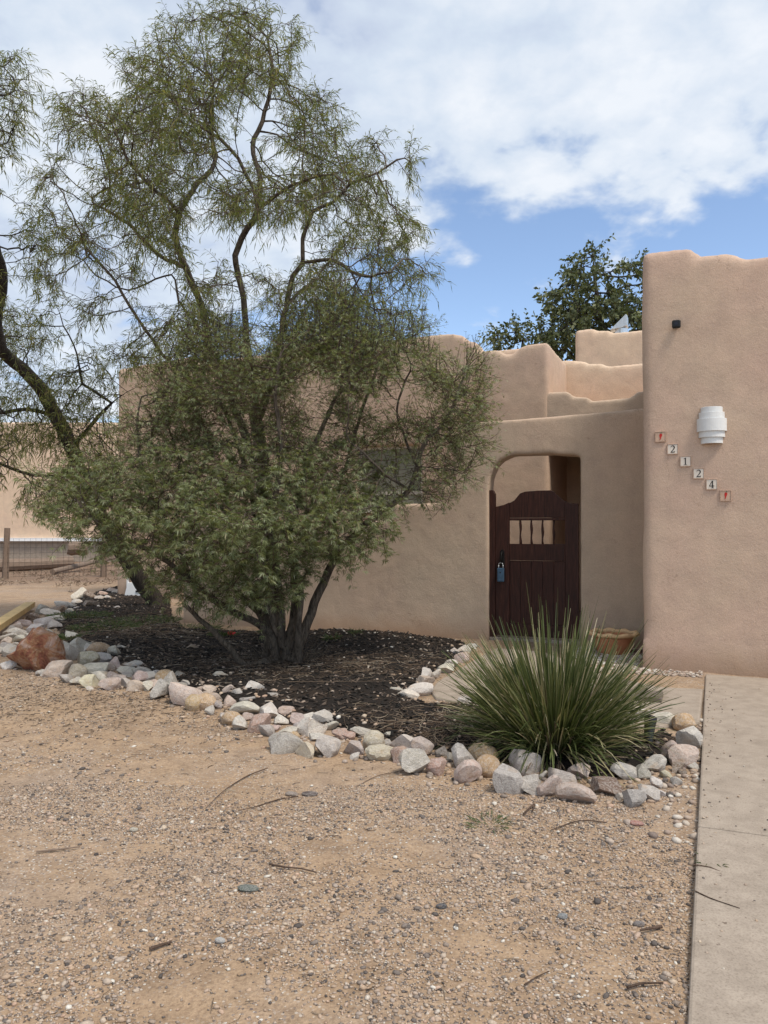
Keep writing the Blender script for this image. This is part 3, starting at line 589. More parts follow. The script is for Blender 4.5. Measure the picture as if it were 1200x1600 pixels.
for (px, py, pw, ph, k, zn, sz, lab) in recs:
    g0 = gnd(px, py + ph * .3)
    for _ in range(6): fx.append(g0[0] + random.gauss(0, .13)); fy.append(g0[1] + random.gauss(.03, .11)); fs.append(random.uniform(.006, .022))
FILL = (np.array(fx), np.array(fy), np.array(fs))
# red boulder
BOULD, t, b = mat('red_boulder', .8)
p = opos(t); n = NO(t, p, 1.8, 6, .65, 1.2); n2 = NO(t, p, 9, 5, .7)
c = RAMP(t, n, [(.30,(.17,.065,.04)),(.42,(.34,.13,.08)),(.50,(.44,.23,.12)),(.58,(.50,.33,.26)),(.70,(.60,.47,.40))])
L(t, MIX(t, 1., c, RAMP(t, n2, [(.3,(.7,.7,.7)),(.7,(1.2,1.2,1.2))]), 'MULTIPLY'), b.inputs['Base Color']); BUMP(t, b, M_(t, 'ADD', n, n2), .9, .05)
bme = rock_mesh(57, 8, .13, 4); bme.materials.clear(); bme.materials.append(BOULD)
g0 = gnd(50, 1050); o = tag(link('boulder', bme), 'large rusty red and white boulder at the left end of the rock border', 'boulder'); o.location = (g0[0], g0[1] + .25, .17); o.scale = (.34, .27, .30); o.rotation_euler = (0, .25, .4)
# stepping plank beside the walkway and paving odds
sA, tA_ = st(1034, 1104); sB, tB_ = st(985, 1080)
pl = tag(slab('old_plank', hq(sA - .62, sA, tA_, tA_ + .30), .032, .07, None, GREYWOOD, .006), 'weathered dark grey board lying on the walkway behind the grass clump', 'board')

# ------------------------------------------------------------------ scatter
def base_ico(sub=1):
    bm = bmesh.new(); bmesh.ops.create_icosphere(bm, subdivisions=sub, radius=1); V = np.array([v.co[:] for v in bm.verts]); F = np.array([[v.index for v in f.verts] for f in bm.faces]); bm.free(); return V, F
OCT = (np.array([[1,0,0],[-1,0,0],[0,1,0],[0,-1,0],[0,0,1],[0,0,-1.]]), np.array([[0,2,4],[2,1,4],[1,3,4],[3,0,4],[2,0,5],[1,2,5],[3,1,5],[0,3,5]]))
ICO = base_ico(1)
def rotz(a):
    z = np.zeros_like(a); o = np.ones_like(a); c, s = np.cos(a), np.sin(a)
    return np.stack([np.stack([c,-s,z],-1), np.stack([s,c,z],-1), np.stack([z,z,o],-1)], -2)
def scatter(name, proto, XYZ, S, m, jit=.18, kind='stuff', tilt=.25, smooth=False, **kw):
    V, F = proto; n = len(XYZ)
    P_ = V[None] * (1 + RNG.uniform(-jit, jit, (n, len(V), 1))) * S[:, None, :]
    P_[:, :, 2] += P_[:, :, 0] * RNG.uniform(-tilt, tilt, (n, 1))
    P_ = np.einsum('nij,nkj->nki', rotz(RNG.uniform(0, 6.28, n)), P_) + XYZ[:, None, :]
    FF = F[None] + (np.arange(n) * len(V))[:, None, None]
    return tag(link(name, fast(name, P_.reshape(-1, 3), FF.reshape(-1, F.shape[1]), smooth), m), kind=kind, **kw)
def okground(x, y):
    s = (x - C0[0])*U[0] + (y - C0[1])*U[1]; t_ = (x - C0[0])*NN[0] + (y - C0[1])*NN[1]
    ed = (x - e0[0])*E_[1] - (y - e0[1])*E_[0]
    return ~((ed > -.006) | ((t_ > -.01) & (s > -.05)) )
WALKP = [tuple(hp(s, t)[:2]) for s, t in wp]
def gravel(n, x0, x1, y0, y1, lo, hi, proto, thr, name, lab):
    x = RNG.uniform(x0, x1, n); y = RNG.uniform(y0, y1, n); dens = fbm(x*1.7, y*1.7, 4, 40) + .25*(fbm(x*6, y*6, 2, 50) - .5) + np.where(y < 3.6, .07, 0)
    ok = (RNG.uniform(0, 1, n) < np.clip((dens - thr) * 6, .10, 1)) & okground(x, y) & ~inpoly(x, y, BED) & ~inpoly(x, y, WALKP)
    x, y = x[ok], y[ok]; r = lo + (hi - lo) * RNG.beta(1.2, 4, len(x))
    S = np.stack([r*RNG.uniform(.9,1.5,len(x)), r*RNG.uniform(.7,1.1,len(x)), r*RNG.uniform(.4,.75,len(x))], -1)
    return scatter(name, proto, np.stack([x, y, gz(x, y) + r*.22], -1), S, PEBBLE)
gravel(10500, -3.0, 2.2, 1.9, 4.3, .006, .015, ICO, .36, 'gravel', None)
gravel(98000, -3.0, 2.2, 1.9, 4.5, .0035, .0095, OCT, .35, 'gravel', None)
gravel(34000, -5.5, 2.6, 4.4, 8.6, .005, .016, OCT, .50, 'gravel', None)
gravel(2200, -4, 2.4, 1.9, 8, .010, .024, ICO, .42, 'gravel', None)
# pebbles by the driveway and along the wall foot
n = 1300; x = RNG.uniform(.9, 2.5, n); y = RNG.uniform(3.6, 6.6, n); s = (x - C0[0])*U[0] + (y - C0[1])*U[1]
ed = -((x - e0[0])*E_[1] - (y - e0[1])*E_[0]); k = (RNG.uniform(0, 1, n) < np.exp(-ed/.13)) & okground(x, y) & ~inpoly(x, y, WALKP); x, y = x[k], y[k]; r = RNG.uniform(.008, .026, len(x))
scatter('edge_pebbles', ICO, np.stack([x, y, gz(x, y) + r*.3], -1), np.stack([r*1.3, r, r*.7], -1), PALE, smooth=True)
n = 150; q_ = RNG.exponential(.10, n); t_ = RNG.uniform(-5.6, -.5, n); p_ = e0 + (t_ / float(E_ @ NN))[:, None]*E_ + (q_ + .02)[:, None]*U; r = RNG.uniform(.002, .007, n)
scatter('spilled_grit', ICO, np.stack([p_[:, 0], p_[:, 1], .037 + r*.5], -1), np.stack([r*1.3, r, r*.7], -1), PEBBLE)
n = 2600; s = RNG.uniform(-.9, sD - .02, n); tt = RNG.uniform(-.34, 1.3, n); k = (tt < -.03) | (s < -.06); s, tt = s[k], tt[k]; p_ = C0 + s[:, None]*U + tt[:, None]*NN
k = ~inpoly(p_[:, 0], p_[:, 1], WALKP); p_ = p_[k]; r = RNG.uniform(.008, .022, len(p_))
scatter('wall_foot_pebbles', ICO, np.stack([p_[:, 0], p_[:, 1], gz(p_[:, 0], p_[:, 1]) + r*.3], -1), np.stack([r*1.3, r, r*.7], -1), PALE, smooth=True)
# mulch chips, stones and litter in the bed
n = 60000; x = RNG.uniform(min(bx), max(bx), n); y = RNG.uniform(min(by), max(by), n); k = inpoly(x, y, BED) & (RNG.uniform(0, 1, n) < np.clip(9.5/np.maximum(y, 1) - .1, .15, 1)); x, y = x[k], y[k]; l = RNG.uniform(.008, .026, len(x))
CUBE = (np.array([[-1,-1,-1],[1,-1,-1],[1,1,-1],[-1,1,-1],[-1,-1,1],[1,-1,1],[1,1,1],[-1,1,1.]]), np.array([[0,3,2,1],[4,5,6,7],[0,1,5,4],[1,2,6,5],[2,3,7,6],[3,0,4,7]]))
scatter('mulch_chips', CUBE, np.stack([x, y, bz(x, y) + .006], -1), np.stack([l, l*RNG.uniform(.2,.5,len(x)), l*.2], -1), CHIP, .25, tilt=.5)
def bedscatter(n, fn, lo, hi, m, name, proto=ICO):
    x = RNG.uniform(min(bx), max(bx), n); y = RNG.uniform(min(by), max(by), n); k = inpoly(x, y, BED) & (RNG.uniform(0, 1, n) < fn(x, y)); x, y = x[k], y[k]; r = RNG.uniform(lo, hi, len(x))
    return scatter(name, proto, np.stack([x, y, bz(x, y) + r*.4], -1), np.stack([r*1.3, r, r*.6], -1), m)
pc = gnd(640, 1000)[:2]; pd = gnd(680, 1115)[:2]; pe = gnd(480, 990)[:2]
bedscatter(9000, lambda x, y: .09 + .75*np.exp(-(((x-pc[0])/1.1)**2+((y-pc[1])/.8)**2)) + .5*np.exp(-(((x-pe[0])/.7)**2+((y-pe[1])/.6)**2)) + .8*np.exp(-(((x-pd[0])/.45)**2+((y-pd[1])/.25)**2)), .006, .019, PALE, 'bed_pebbles')
fx, fy, fs = FILL; fz = np.where(inpoly(fx, fy, BED), bz(fx, fy), gz(fx, fy)); k = okground(fx, fy) & ~inpoly(fx, fy, WALKP)
scatter('rock_chips', ICO, np.stack([fx, fy, fz + fs*.3], -1)[k], np.stack([fs*1.3, fs, fs*.7], -1)[k], PEBBLE)
def sticks(name, n, xf, lf, rf, m, zf, kind='stuff'):
    Vs, Fs = [], []; k = 0
    for i in range(n):
        x, y = xf(); a = random.uniform(0, math.pi); l = lf(); c_, s_ = math.cos(a), math.sin(a); bnd = random.uniform(-.25, .25) * l; r = rf()
        pts = [(x + c_*l*u + -s_*bnd*(1-4*u*u), y + s_*l*u + c_*bnd*(1-4*u*u)) for u in (-.5, -.17, .17, .5)]
        zs = zf(np.array([q[0] for q in pts]), np.array([q[1] for q in pts])) + r + random.uniform(0, .012)
        for j, (q, z) in enumerate(zip(pts, zs)):
            for b3 in range(3): an = b3*2.094; Vs.append((q[0] - s_*math.cos(an)*r, q[1] + c_*math.cos(an)*r, z + math.sin(an)*r))
            if j:
                for b3 in range(3): Fs.append((k+3*(j-1)+b3, k+3*(j-1)+(b3+1)%3, k+3*j+(b3+1)%3, k+3*j+b3))
        k += 12
    return tag(link(name, fast(name, Vs, Fs), m), kind=kind)
def bed_xy(cx, cy, sx, sy):
    c = gnd(cx, cy)[:2]
    def f():
        while True:
            x, y = random.gauss(c[0], sx), random.gauss(c[1], sy)
            if inpoly(np.array(x), np.array(y), BED): return x, y
    return f
sticks('straw_litter', 1300, bed_xy(440, 1045, 1.1, .45), lambda: random.uniform(.03, .28), lambda: random.uniform(.0012, .003), STRAW, bz)
sticks('straw_litter', 900, bed_xy(770, 1145, .45, .3), lambda: random.uniform(.04, .30), lambda: random.uniform(.0014, .003), STRAW, bz)
sticks('straw_litter', 1500, bed_xy(230, 985, 1.6, .9), lambda: random.uniform(.04, .25), lambda: random.uniform(.0015, .004), STRAW, bz)
def dark_xy():
    while True:
        g0 = gnd(random.uniform(0, 420), random.gauss(1092, 26)); x, y = g0[0], g0[1]
        if not inpoly(np.array(x), np.array(y), BED): return x, y
sticks('bark_litter', 2200, dark_xy, lambda: random.uniform(.01, .045), lambda: random.uniform(.0008, .0024), CHIP, gz)
def gnd_xy():
    while True:
        x, y = random.uniform(-4, 2.3), random.uniform(2, 8)
        if okground(np.array(x), np.array(y)) and not inpoly(np.array(x), np.array(y), BED): return x, y
sticks('dry_twig_litter', 700, gnd_xy, lambda: random.uniform(.015, .09), lambda: random.uniform(.0008, .0022), STRAW, gz)
# individual sticks
def stick(name, pxs, r, label, m=BARK_TW, cat='stick', zoff=0.):
    g = [gnd(*p) for p in pxs]; P3 = catmull([(q[0], q[1], float(gz(q[0], q[1])) + r + .003 + zoff + random.uniform(0, .008)) for q in g], .03)
    o = empty(name, (P3[0][0], P3[0][1], 0), 0, label, cat); bm = bmesh.new()
    n = len(P3); tube(bm, [Vector(p) - o.location for p in P3], [r*(1 - .6*i/n) * random.uniform(.85, 1.15) for i in range(n)], 6)
    me = bpy.data.meshes.new(name); bm.to_mesh(me); bm.free(); C.objects.unlink(o); bpy.data.objects.remove(o)
    o = link(name, me, m); o.location = (P3[0][0], P3[0][1], 0); return tag(o, label, cat)
stick('stick', [(418,1204),(385,1215),(350,1238),(322,1262)], .004, 'curved brown stick on the sand below the middle of the rock border')
stick('stick', [(466,1247),(435,1249),(400,1260),(372,1268)], .004, 'thin pale twig on the gravel right of the curved brown stick')
stick('stick', [(421,1352),(445,1358),(470,1362),(492,1368)], .005, 'dark straight twig on the gravel in the middle foreground')
stick('stick', [(234,1488),(250,1482),(268,1477)], .007, 'short thick brown stick in the left foreground gravel')
stick('stick', [(655,1202),(620,1210),(590,1216),(556,1232)], .003, 'faint thin twig on bare sand just below the rock border')
stick('stick', [(818,1280),(835,1262),(832,1275)], .006, 'stubby pale stick on the sand below the grass clump')
stick('stick', [(948,1290),(905,1290),(860,1305)], .004, 'long thin twig on the gravel beneath the brown rock')
stick('stick', [(1034,1452),(1018,1456),(1000,1457)], .007, 'dark bark piece on gravel near the driveway edge')
stick('stick', [(980,1556),(1000,1548),(1036,1543)], .005, 'dark twig at the bottom of the gravel near the driveway')
stick('stick', [(1086,1408),(1110,1420),(1156,1436)], .003, 'thin dark twig lying on the driveway, lower of two', zoff=.035)
stick('stick', [(1084,1366),(1110,1370),(1136,1380)], .004, 'forked dark twig lying on the driveway edge, upper of two', zoff=.035)
stick('stick', [(820,1548),(838,1532),(858,1523)], .003, 'pale curved twig in the bottom right gravel')
stick('stick', [(400,1117+22),(450,1078),(650,1077)][1:], .0025, 'long pale straw twig on the mulch right of the shrub', STRAW, zoff=.06)
stick('stick', [(648,1142),(690,1140),(740,1152)], .003, 'curved pale grass stalk on the mulch left of the grass clump', STRAW, zoff=.05)
stick('stick', [(246,992),(262,1003),(278,1012)], .005, 'short pale twig on the mulch left of the shrub trunks', STRAW, zoff=.05)
stick('metal_rod', [(57,1330),(90,1328),(125,1325)], .006, 'thin grey metal rod lying on the gravel at left', OLDWOOD, 'rod')
for px, py, w_, h_, col, lab in ((387,1388,34,11,(.13,.15,.13),'flat dark green grey stone among the foreground gravel'), (343,1471,17,12,(.55,.53,.5),'smooth white pebble standing out in the foreground gravel'),
                                 (880,1430,16,14,(.30,.31,.31),'pale grey flat stone on the gravel right of centre'), (1000,1442,18,12,(.22,.19,.18),'dull grey stone near the driveway gravel edge'), (995,1286,24,10,(.42,.2,.16),'flat red stone below the rock border corner'),
                                 (690,1418,18,9,(.09,.09,.10),'small dark slate coloured stone in the middle foreground'), (455,1237,20,10,(.30,.24,.2),'brown grey stone on sand below the rock border'), (484,1237,26,9,(.14,.11,.10),'flat dark brown stone beside a brown grey stone'), (208,1293,14,9,(.55,.5,.4),'cream stone in the left gravel')):
    g0 = gnd(px, py + h_/2); d = g0[1]; o = bpy.data.objects.new('stone', RR[int(px) % 4]); C.objects.link(o); o.location = (g0[0], g0[1] + .01, .008 + float(gz(g0[0], g0[1]))); o.scale = (w_/FPX*d/2, w_/FPX*d/3, h_/FPX*d/2*.8); o.color = (*col, 1); tag(o, lab, 'stone')

# ------------------------------------------------------------------ plants
def norm(a): return a / (np.linalg.norm(a, axis=-1, keepdims=True) + 1e-9)
class Tree:
    def __init__(s, step): s.step = step; s.P = []; s.par = []; s.hand = {}
    def limb(s, pts, join=True, r=None):
        Q = catmull(pts, s.step); p0 = -1
        if s.P and join:
            A = np.array(s.P); p0 = int(np.argmin(((A - Q[0])**2).sum(1)))
            if np.linalg.norm(A[p0] - Q[0]) > s.step:      # bridge
                n = int(np.linalg.norm(A[p0] - Q[0]) / s.step)
                s0_ = A[p0]
                for k in range(1, n): s.P.append(s0_ + (Q[0]-s0_)*k/n); s.par.append(p0); p0 = len(s.P)-1
        for k_, q in enumerate(Q):
            s.P.append(q + RNG.normal(0, s.step*.05, 3)); s.par.append(p0); p0 = len(s.P)-1
            if r: s.hand[p0] = r[0] + (r[1]-r[0]) * k_ / len(Q)
    def grow(s, A, infl, kill, iters=120, trop=(0, 0, .05), cap=14000):
        P_ = np.array(s.P); par = list(s.par); alive = np.ones(len(A), bool)
        best = np.full(len(A), 1e9); bi = np.zeros(len(A), int)
        for c0 in range(0, len(P_), 400):
            d = np.linalg.norm(A[:, None] - P_[None, c0:c0+400], axis=2); j = d.argmin(1); v = d[np.arange(len(A)), j]; u = v < best; best[u] = v[u]; bi[u] = j[u] + c0
        seen = set(); trop = np.array(trop); il = infl
        for it in range(iters):
            alive &= best > kill; m = alive & (best < il)
            if not m.any():
                if alive.sum() < 5: break
                il *= 1.3; continue
            ids = np.unique(bi[m]); acc = np.zeros((len(P_), 3)); np.add.at(acc, bi[m], norm(A[m] - P_[bi[m]]))
            new = P_[ids] + s.step * norm(norm(acc[ids]) + trop + RNG.normal(0, .16, (len(ids), 3)))
            keep = []
            for q, i in enumerate(ids):
                key = (int(i), *np.round(new[q] / (s.step*.3)).astype(int))
                if key in seen: continue
                seen.add(key); keep.append(q)
            if not keep: alive &= ~m; continue
            new = new[keep]; par += [int(ids[q]) for q in keep]; o = len(P_); P_ = np.vstack([P_, new])
            d = np.linalg.norm(A[:, None] - new[None], axis=2); j = d.argmin(1); v = d[np.arange(len(A)), j]; u = v < best; best[u] = v[u]; bi[u] = j[u] + o
            if len(P_) > cap: break
        s.P = list(P_); s.par = par
    def finish(s, tip, ex, rmax):
        P_ = np.array(s.P); n = len(P_); par = np.array(s.par); acc = np.zeros(n); main = np.full(n, -1); mr = np.zeros(n); r = np.zeros(n)
        for i in range(n-1, -1, -1):
            r[i] = tip if acc[i] == 0 else acc[i]**(1/ex)
            if par[i] >= 0:
                acc[par[i]] += r[i]**ex
                if r[i] > mr[par[i]]: mr[par[i]] = r[i]; main[par[i]] = i
        s.r = np.minimum(r, rmax)
        for i_, v_ in s.hand.items(): s.r[i_] = max(s.r[i_], v_)
        s.Pn = P_; s.Pn = P_; s.pn = par; s.main = main; s.leafy = acc == 0; return s
    def mesh(s, name, sides=6, rmin=0.):
        P_, par, r = s.Pn, s.pn, s.r; n = len(P_); pd = P_ - P_[np.maximum(par, 0)]; pd[par < 0] = (0, 0, 1)
        dirs = norm(pd); nd = dirs.copy(); mk = s.main >= 0; nd[mk] = norm(dirs[mk] + dirs[s.main[mk]])
        ref = np.zeros((n, 3)); V = []; F = []; start = np.zeros(n, int); ang = np.arange(sides) * 2*np.pi/sides; cs_, sn_ = np.cos(ang)[:, None], np.sin(ang)[:, None]
        def ring(p, d, rf, rr):
            q = np.cross(d, rf); V.append(p + (rf*cs_ + q*sn_) * rr); return (len(V)-1) * sides
        for i in range(n):
            a = ref[par[i]] if par[i] >= 0 else np.array([1., .1, 0]); a = a - nd[i] * (a @ nd[i]); l = np.linalg.norm(a)
            if l < .05: a = np.cross(nd[i], (0, .3, 1)); l = np.linalg.norm(a)
            ref[i] = a / l; start[i] = ring(P_[i], nd[i], ref[i], r[i])
            if par[i] >= 0:
                b0 = start[par[i]] if s.main[par[i]] == i else ring(P_[par[i]], dirs[i], ref[i], min(r[i]*1.25, r[par[i]]))
                for k in range(sides): F.append((b0+k, b0+(k+1) % sides, start[i]+(k+1) % sides, start[i]+k))
        return fast(name, np.concatenate(V), F, True)
def attract(poly, n, dc, hd, clump=0., holes=None, dshift=None, seed=0):
    xs = [p[0] for p in poly]; ys = [p[1] for p in poly]; cx, cy = np.mean(xs), np.mean(ys); out = []
    while len(out) < n:
        px = RNG.uniform(min(xs), max(xs), 4000); py = RNG.uniform(min(ys), max(ys), 4000); ok = inpoly(px, py, poly)
        if clump: ok &= fbm(px/clump, py/clump, 2, 77 + seed) > .45 + RNG.uniform(-.06, .12, 4000)
        dd = dpoly(px, py, poly); k = np.clip(dd / 130., .15, 1)**.5; dep = dc + hd * k * RNG.uniform(-1, 1, 4000)
        if dshift: dep += dshift(px, py)
        for a, b2, c2 in zip(px[ok], py[ok], dep[ok]): out.append(at(a, b2, c2))
    return np.array(out[:n])
def leaf_tris(base, d, wv, ln, wd, droop=.25):
    """base,d,wv (n,3): two-triangle bent leaf"""
    mid = base + d * (ln*.5)[:, None]; tip = base + d * ln[:, None]; tip[:, 2] -= ln*droop; mid[:, 2] -= ln*droop*.2
    V = np.stack([base, mid + wv*wd[:, None], mid - wv*wd[:, None], tip], 1); n = len(base); o = (np.arange(n)*4)[:, None]
    F = np.stack([np.array([0,2,1])[None] + o, np.array([1,2,3])[None] + o], 1)
    return V.reshape(-1, 3), F.reshape(-1, 3)
def rand_unit(n): return norm(RNG.normal(size=(n, 3)))
def sprays(tree, rthr, per, L0, L1, nl, ll, lw, droop_t, spread, palm=0, leafdroop=.25, filt=None, prob=1.):
    idx = np.where((tree.r < rthr) & (tree.pn >= 0))[0]
    if filt is not None: idx = idx[filt(tree.Pn[idx])]
    idx = np.repeat(idx, per); idx = idx[RNG.uniform(0, 1, len(idx)) < prob]; n = len(idx)
    p = tree.Pn[idx] + RNG.normal(0, .01, (n, 3)); d = norm(norm(tree.Pn[idx] - tree.Pn[tree.pn[idx]]) + rand_unit(n) * spread); ln = RNG.uniform(L0, L1, n)
    def pt(t): q = p + d * (ln*t)[:, None]; q[:, 2] -= droop_t * ln * t * t; return q
    # twigs: three-sided tubes
    Q = [pt(np.full(n, t)) for t in (0, .35, .7, 1.)]; a = norm(np.cross(d, rand_unit(n))); b2 = np.cross(d, a); VV = []
    for j, q in enumerate(Q):
        rr = (.0035, .0027, .002, .0010)[j]
        for k in range(3): VV.append(q + a*math.cos(k*2.094)*rr + b2*math.sin(k*2.094)*rr)
    TV = np.stack(VV, 1).reshape(-1, 3); o = (np.arange(n)*12)[:, None]; TF_ = []
    for j in range(3):
        for k in range(3): TF_.append(np.array([3*j+k, 3*j+(k+1)%3, 3*j+3+(k+1)%3, 3*j+3+k])[None] + o)
    TF_ = np.stack(TF_, 1).reshape(-1, 4)
    LV, LF, off = [], [], 0
    for i in range(nl):
        t = np.clip((i + .6) / nl + RNG.uniform(-.05, .05, n), .05, 1); q = pt(t); tan = norm(pt(np.minimum(t+.1, 1.1)) - q)
        side = norm(np.cross(tan, rand_unit(n)))
        if palm:
            ax = norm(tan*.5 + side*.9 + np.array([0, 0, .1])); pl_ = norm(np.cross(ax, rand_unit(n)*.5 + np.array([0, 0, 1]))); q = q + ax * .02
            for kf in range(palm):
                an = (kf - (palm-1)/2) * .62; dd = norm(ax*math.cos(an) + pl_*math.sin(an)); sc2 = ll*(1 - .17*abs(kf-(palm-1)/2)) * RNG.uniform(.75, 1.2, n)
                wv = norm(np.cross(dd, np.cross(ax, pl_)) + rand_unit(n)*.35)
                V_, F_ = leaf_tris(q, dd, wv, sc2, sc2*lw, leafdroop); LV.append(V_); LF.append(F_ + off); off += len(V_)
        else:
            dd = norm(tan*.7 + side*.75 + RNG.normal(0, .15, (n, 3)) - np.array([0, 0, .15])); wv = norm(np.cross(dd, rand_unit(n))); l_ = ll * RNG.uniform(.6, 1.25, n)
            V_, F_ = leaf_tris(q, dd, wv, l_, l_*lw, leafdroop); LV.append(V_); LF.append(F_ + off); off += len(V_)
    return (TV, TF_), (np.concatenate(LV), np.concatenate(LF))
def plant(name, loc, label, cat, group=None): return empty(name, (loc[0], loc[1], 0), 0, label, cat, group)
def child(name, me, m, root, kind=None):
    me.transform(Matrix.Translation(-Vector(root.location))); return tag(link(name, me, m, root), kind=kind)
def PX(*a): return [at(*p) for p in a]

# --- big desert willow behind the shrub
T = Tree(.13); base = gnd(428, 1008); D = 10.0
T.limb([base - np.array([0, 0, .15])] + PX((429,960,D),(424,900,D),(418,840,D),(412,760,D),(405,690,D),(398,630,D+.1)), r=(.15,.07))
T.limb(PX((412,760,D),(372,650,D+.3),(340,580,D+.4),(323,527,D+.4),(317,483,D+.4),(300,443,D+.3),(290,417,D+.2),(273,367,D+.1),(280,330,D),(257,310,D-.2),(227,283,D-.4),(200,253,D-.5),(190,227,D-.6)), r=(.068,.012))
T.limb(PX((280,330,D),(310,285,D+.3),(335,255,D+.5),(330,200,D+.6),(333,130,D+.6)))
T.limb(PX((398,630,D+.1),(386,540,D+.2),(380,467,D+.1),(367,400,D),(377,373,D),(403,327,D-.2),(387,277,D-.3),(373,247,D-.4),(343,217,D-.4),(300,190,D-.5)), r=(.062,.012))
T.limb(PX((403,327,D-.2),(407,290,D),(395,230,D+.2),(410,190,D+.3),(425,120,D+.3),(418,60,D+.3)))
T.limb(PX((403,327,D-.2),(443,297,D-.5),(480,280,D-.8),(520,272,D-1)))
T.limb(PX((402,660,D),(432,560,D-.1),(447,480,D-.2),(457,432,D-.2),(475,411,D-.3),(472,373,D-.3),(490,330,D-.4),(520,315,D-.4),(547,287,D-.5),(590,270,D-.6),(620,250,D-.7)), r=(.058,.010))
T.limb(PX((475,411,D-.3),(518,407,D-.6),(565,432,D-.8),(610,425,D-1.)))
T.limb(PX((447,480,D-.2),(475,450,D+.1),(500,448,D+.4),(543,468,D+.6)))
T.limb(PX((340,580,D+.4),(270,570,D+.1),(240,533,D-.1),(213,497,D-.2),(180,440,D-.3),(130,380,D-.4)))
T.limb(PX((290,417,D+.2),(250,400,D+.5),(200,350,D+.8),(150,320,D+.9)))
T.limb(PX((323,527,D+.4),(280,470,D+.9),(267,430,D+1.1),(200,453,D+1.1),(150,430,D+1.1)))
T.limb(PX((430,600,D),(480,560,D+.6),(530,520,D+1.),(570,500,D+1.2)))
poly = [(60,300),(95,225),(85,160),(130,130),(175,105),(200,70),(265,30),(320,8),(400,2),(460,25),(515,60),(505,130),(530,190),(575,215),(605,190),(650,235),(645,290),(640,330),(665,380),(672,430),(640,470),(600,520),(560,560),(400,600),(260,590),(180,570),(110,500),(60,430)]
A = attract(poly, 8000, D, 1.9, 62, seed=1)
T.grow(A, .8, .125, 150, cap=12000); T.finish(.0034, 2.45, .15)
w1 = plant('desert_willow', base, 'tall desert willow with a wispy crown rising behind the shrub', 'tree')
child('trunk', T.mesh('trunk', 6), BARK_G, w1)
(tv, tf), (lv, lf) = sprays(T, .0085, 1, .14, .38, 14, .098, .052, .25, .75, leafdroop=.35)
child('twigs', fast('twigs', tv, tf), BARK_TW, w1, 'stuff'); child('crown', fast('crown', lv, lf), WILLOW, w1, 'stuff')
print('willow nodes', len(T.P), 'leaves', len(lf)//2, 'root r', T.r[0])
# --- left leaning desert willow
T = Tree(.14); base = gnd(247, 950)
T.limb([base - np.array([0, 0, .15])] + PX((244,943,14.6),(215,900,14.4),(190,862,14.2),(158,810,14),(130,755,13.7),(112,700,13.4),(87,650,13.1),(55,597,12.8),(22,566,12.5),(2,545,12.2),(-6,500,12),(3,440,11.7),(-10,380,11.4),(-30,300,11.),(-30,200,10.7),(-20,120,10.5)), r=(.17,.045))
T.limb(PX((125,745,13.7),(80,745,13.4),(35,738,13),(-10,720,12.6))); T.limb(PX((112,700,13.4),(165,640,13.2),(200,612,13),(240,600,13)))
T.limb(PX((135,765,13.8),(165,720,14.2),(195,735,14.5))); T.limb(PX((130,600,12.9),(115,540,12.6),(100,510,12.4),(85,470,12.2)))
T.limb(PX((190,862,14.2),(215,850,14.3),(226,790,14.5))); T.limb(PX((87,650,13.1),(40,640,12.9),(-20,650,12.6)))
polyA = [(-160,40),(-60,30),(15,55),(50,110),(45,170),(40,230),(5,260),(30,290),(60,330),(70,400),(60,470),(-160,480)]
polyB = [(-150,480),(60,480),(90,500),(150,545),(185,600),(195,680),(190,730),(150,790),(100,800),(40,790),(-20,760),(-150,740)]
A = np.vstack([attract(polyA, 2300, 11., 1.3, 55, seed=2), attract(polyB, 3000, 13., 1.2, 60, seed=5)])
T.grow(A, .9, .14, 140, cap=7000); T.finish(.0042, 2.3, .19)
w2 = plant('desert_willow', base, 'dark leaning desert willow at the left with its trunk slanting out of frame', 'tree')
child('trunk', T.mesh('trunk', 7), BARK_D, w2)
(tv, tf), (lv, lf) = sprays(T, .010, 1, .18, .40, 12, .115, .055, .4, .8, leafdroop=.35)
child('twigs', fast('twigs', tv, tf), BARK_TW, w2, 'stuff'); child('crown', fast('crown', lv, lf), WILLOW, w2, 'stuff')
print('left nodes', len(T.P), len(lf)//2)
# --- chaste-tree shrub
T = Tree(.10); base = gnd(445, 1040); S = base[1]
T.limb([base - np.array([0, 0, .12])] + PX((447,1025,S),(455,990,S),(461,940,S),(460,880,S),(452,830,S),(470,760,S),(490,700,S),(520,630,S)), r=(.062,.02))
T.limb(PX((470,1035,S-.15),(466,1000,S-.15),(468,950,S-.12),(470,905,S-.1)), r=(.04,.036))
T.limb(PX((415,1035,S+.1),(418,985,S+.15),(402,955,S+.2),(380,935,S+.1),(352,905,S)), r=(.055,.03))
T.limb(PX((462,1028,S-.05),(475,990,S+.05),(492,940,S+.1),(510,900,S+.1),(532,858,S),(570,820,S-.1),(610,790,S-.1),(640,765,S-.1),(652,730,S-.1),(662,695,S-.1),(700,650,S),(725,590,S)), r=(.058,.012))
T.limb(PX((432,1032,S),(428,1000,S),(405,975,S-.1),(375,962,S-.25),(345,945,S-.4),(300,910,S-.5),(250,870,S-.6),(190,840,S-.6),(130,800,S-.5)), r=(.05,.015))
T.limb(PX((428,1030,S-.1),(385,1040,S-.35),(360,1015,S-.4),(338,990,S-.45),(312,968,S-.5),(290,945,S-.5)), join=True, r=(.045,.02))
T.limb(PX((425,1010,S),(412,960,S+.1),(385,910,S+.2),(372,895,S+.2),(390,870,S+.3),(404,835,S+.3),(395,780,S+.3),(380,720,S+.3),(350,640,S+.4),(320,590,S+.4)), r=(.055,.014))
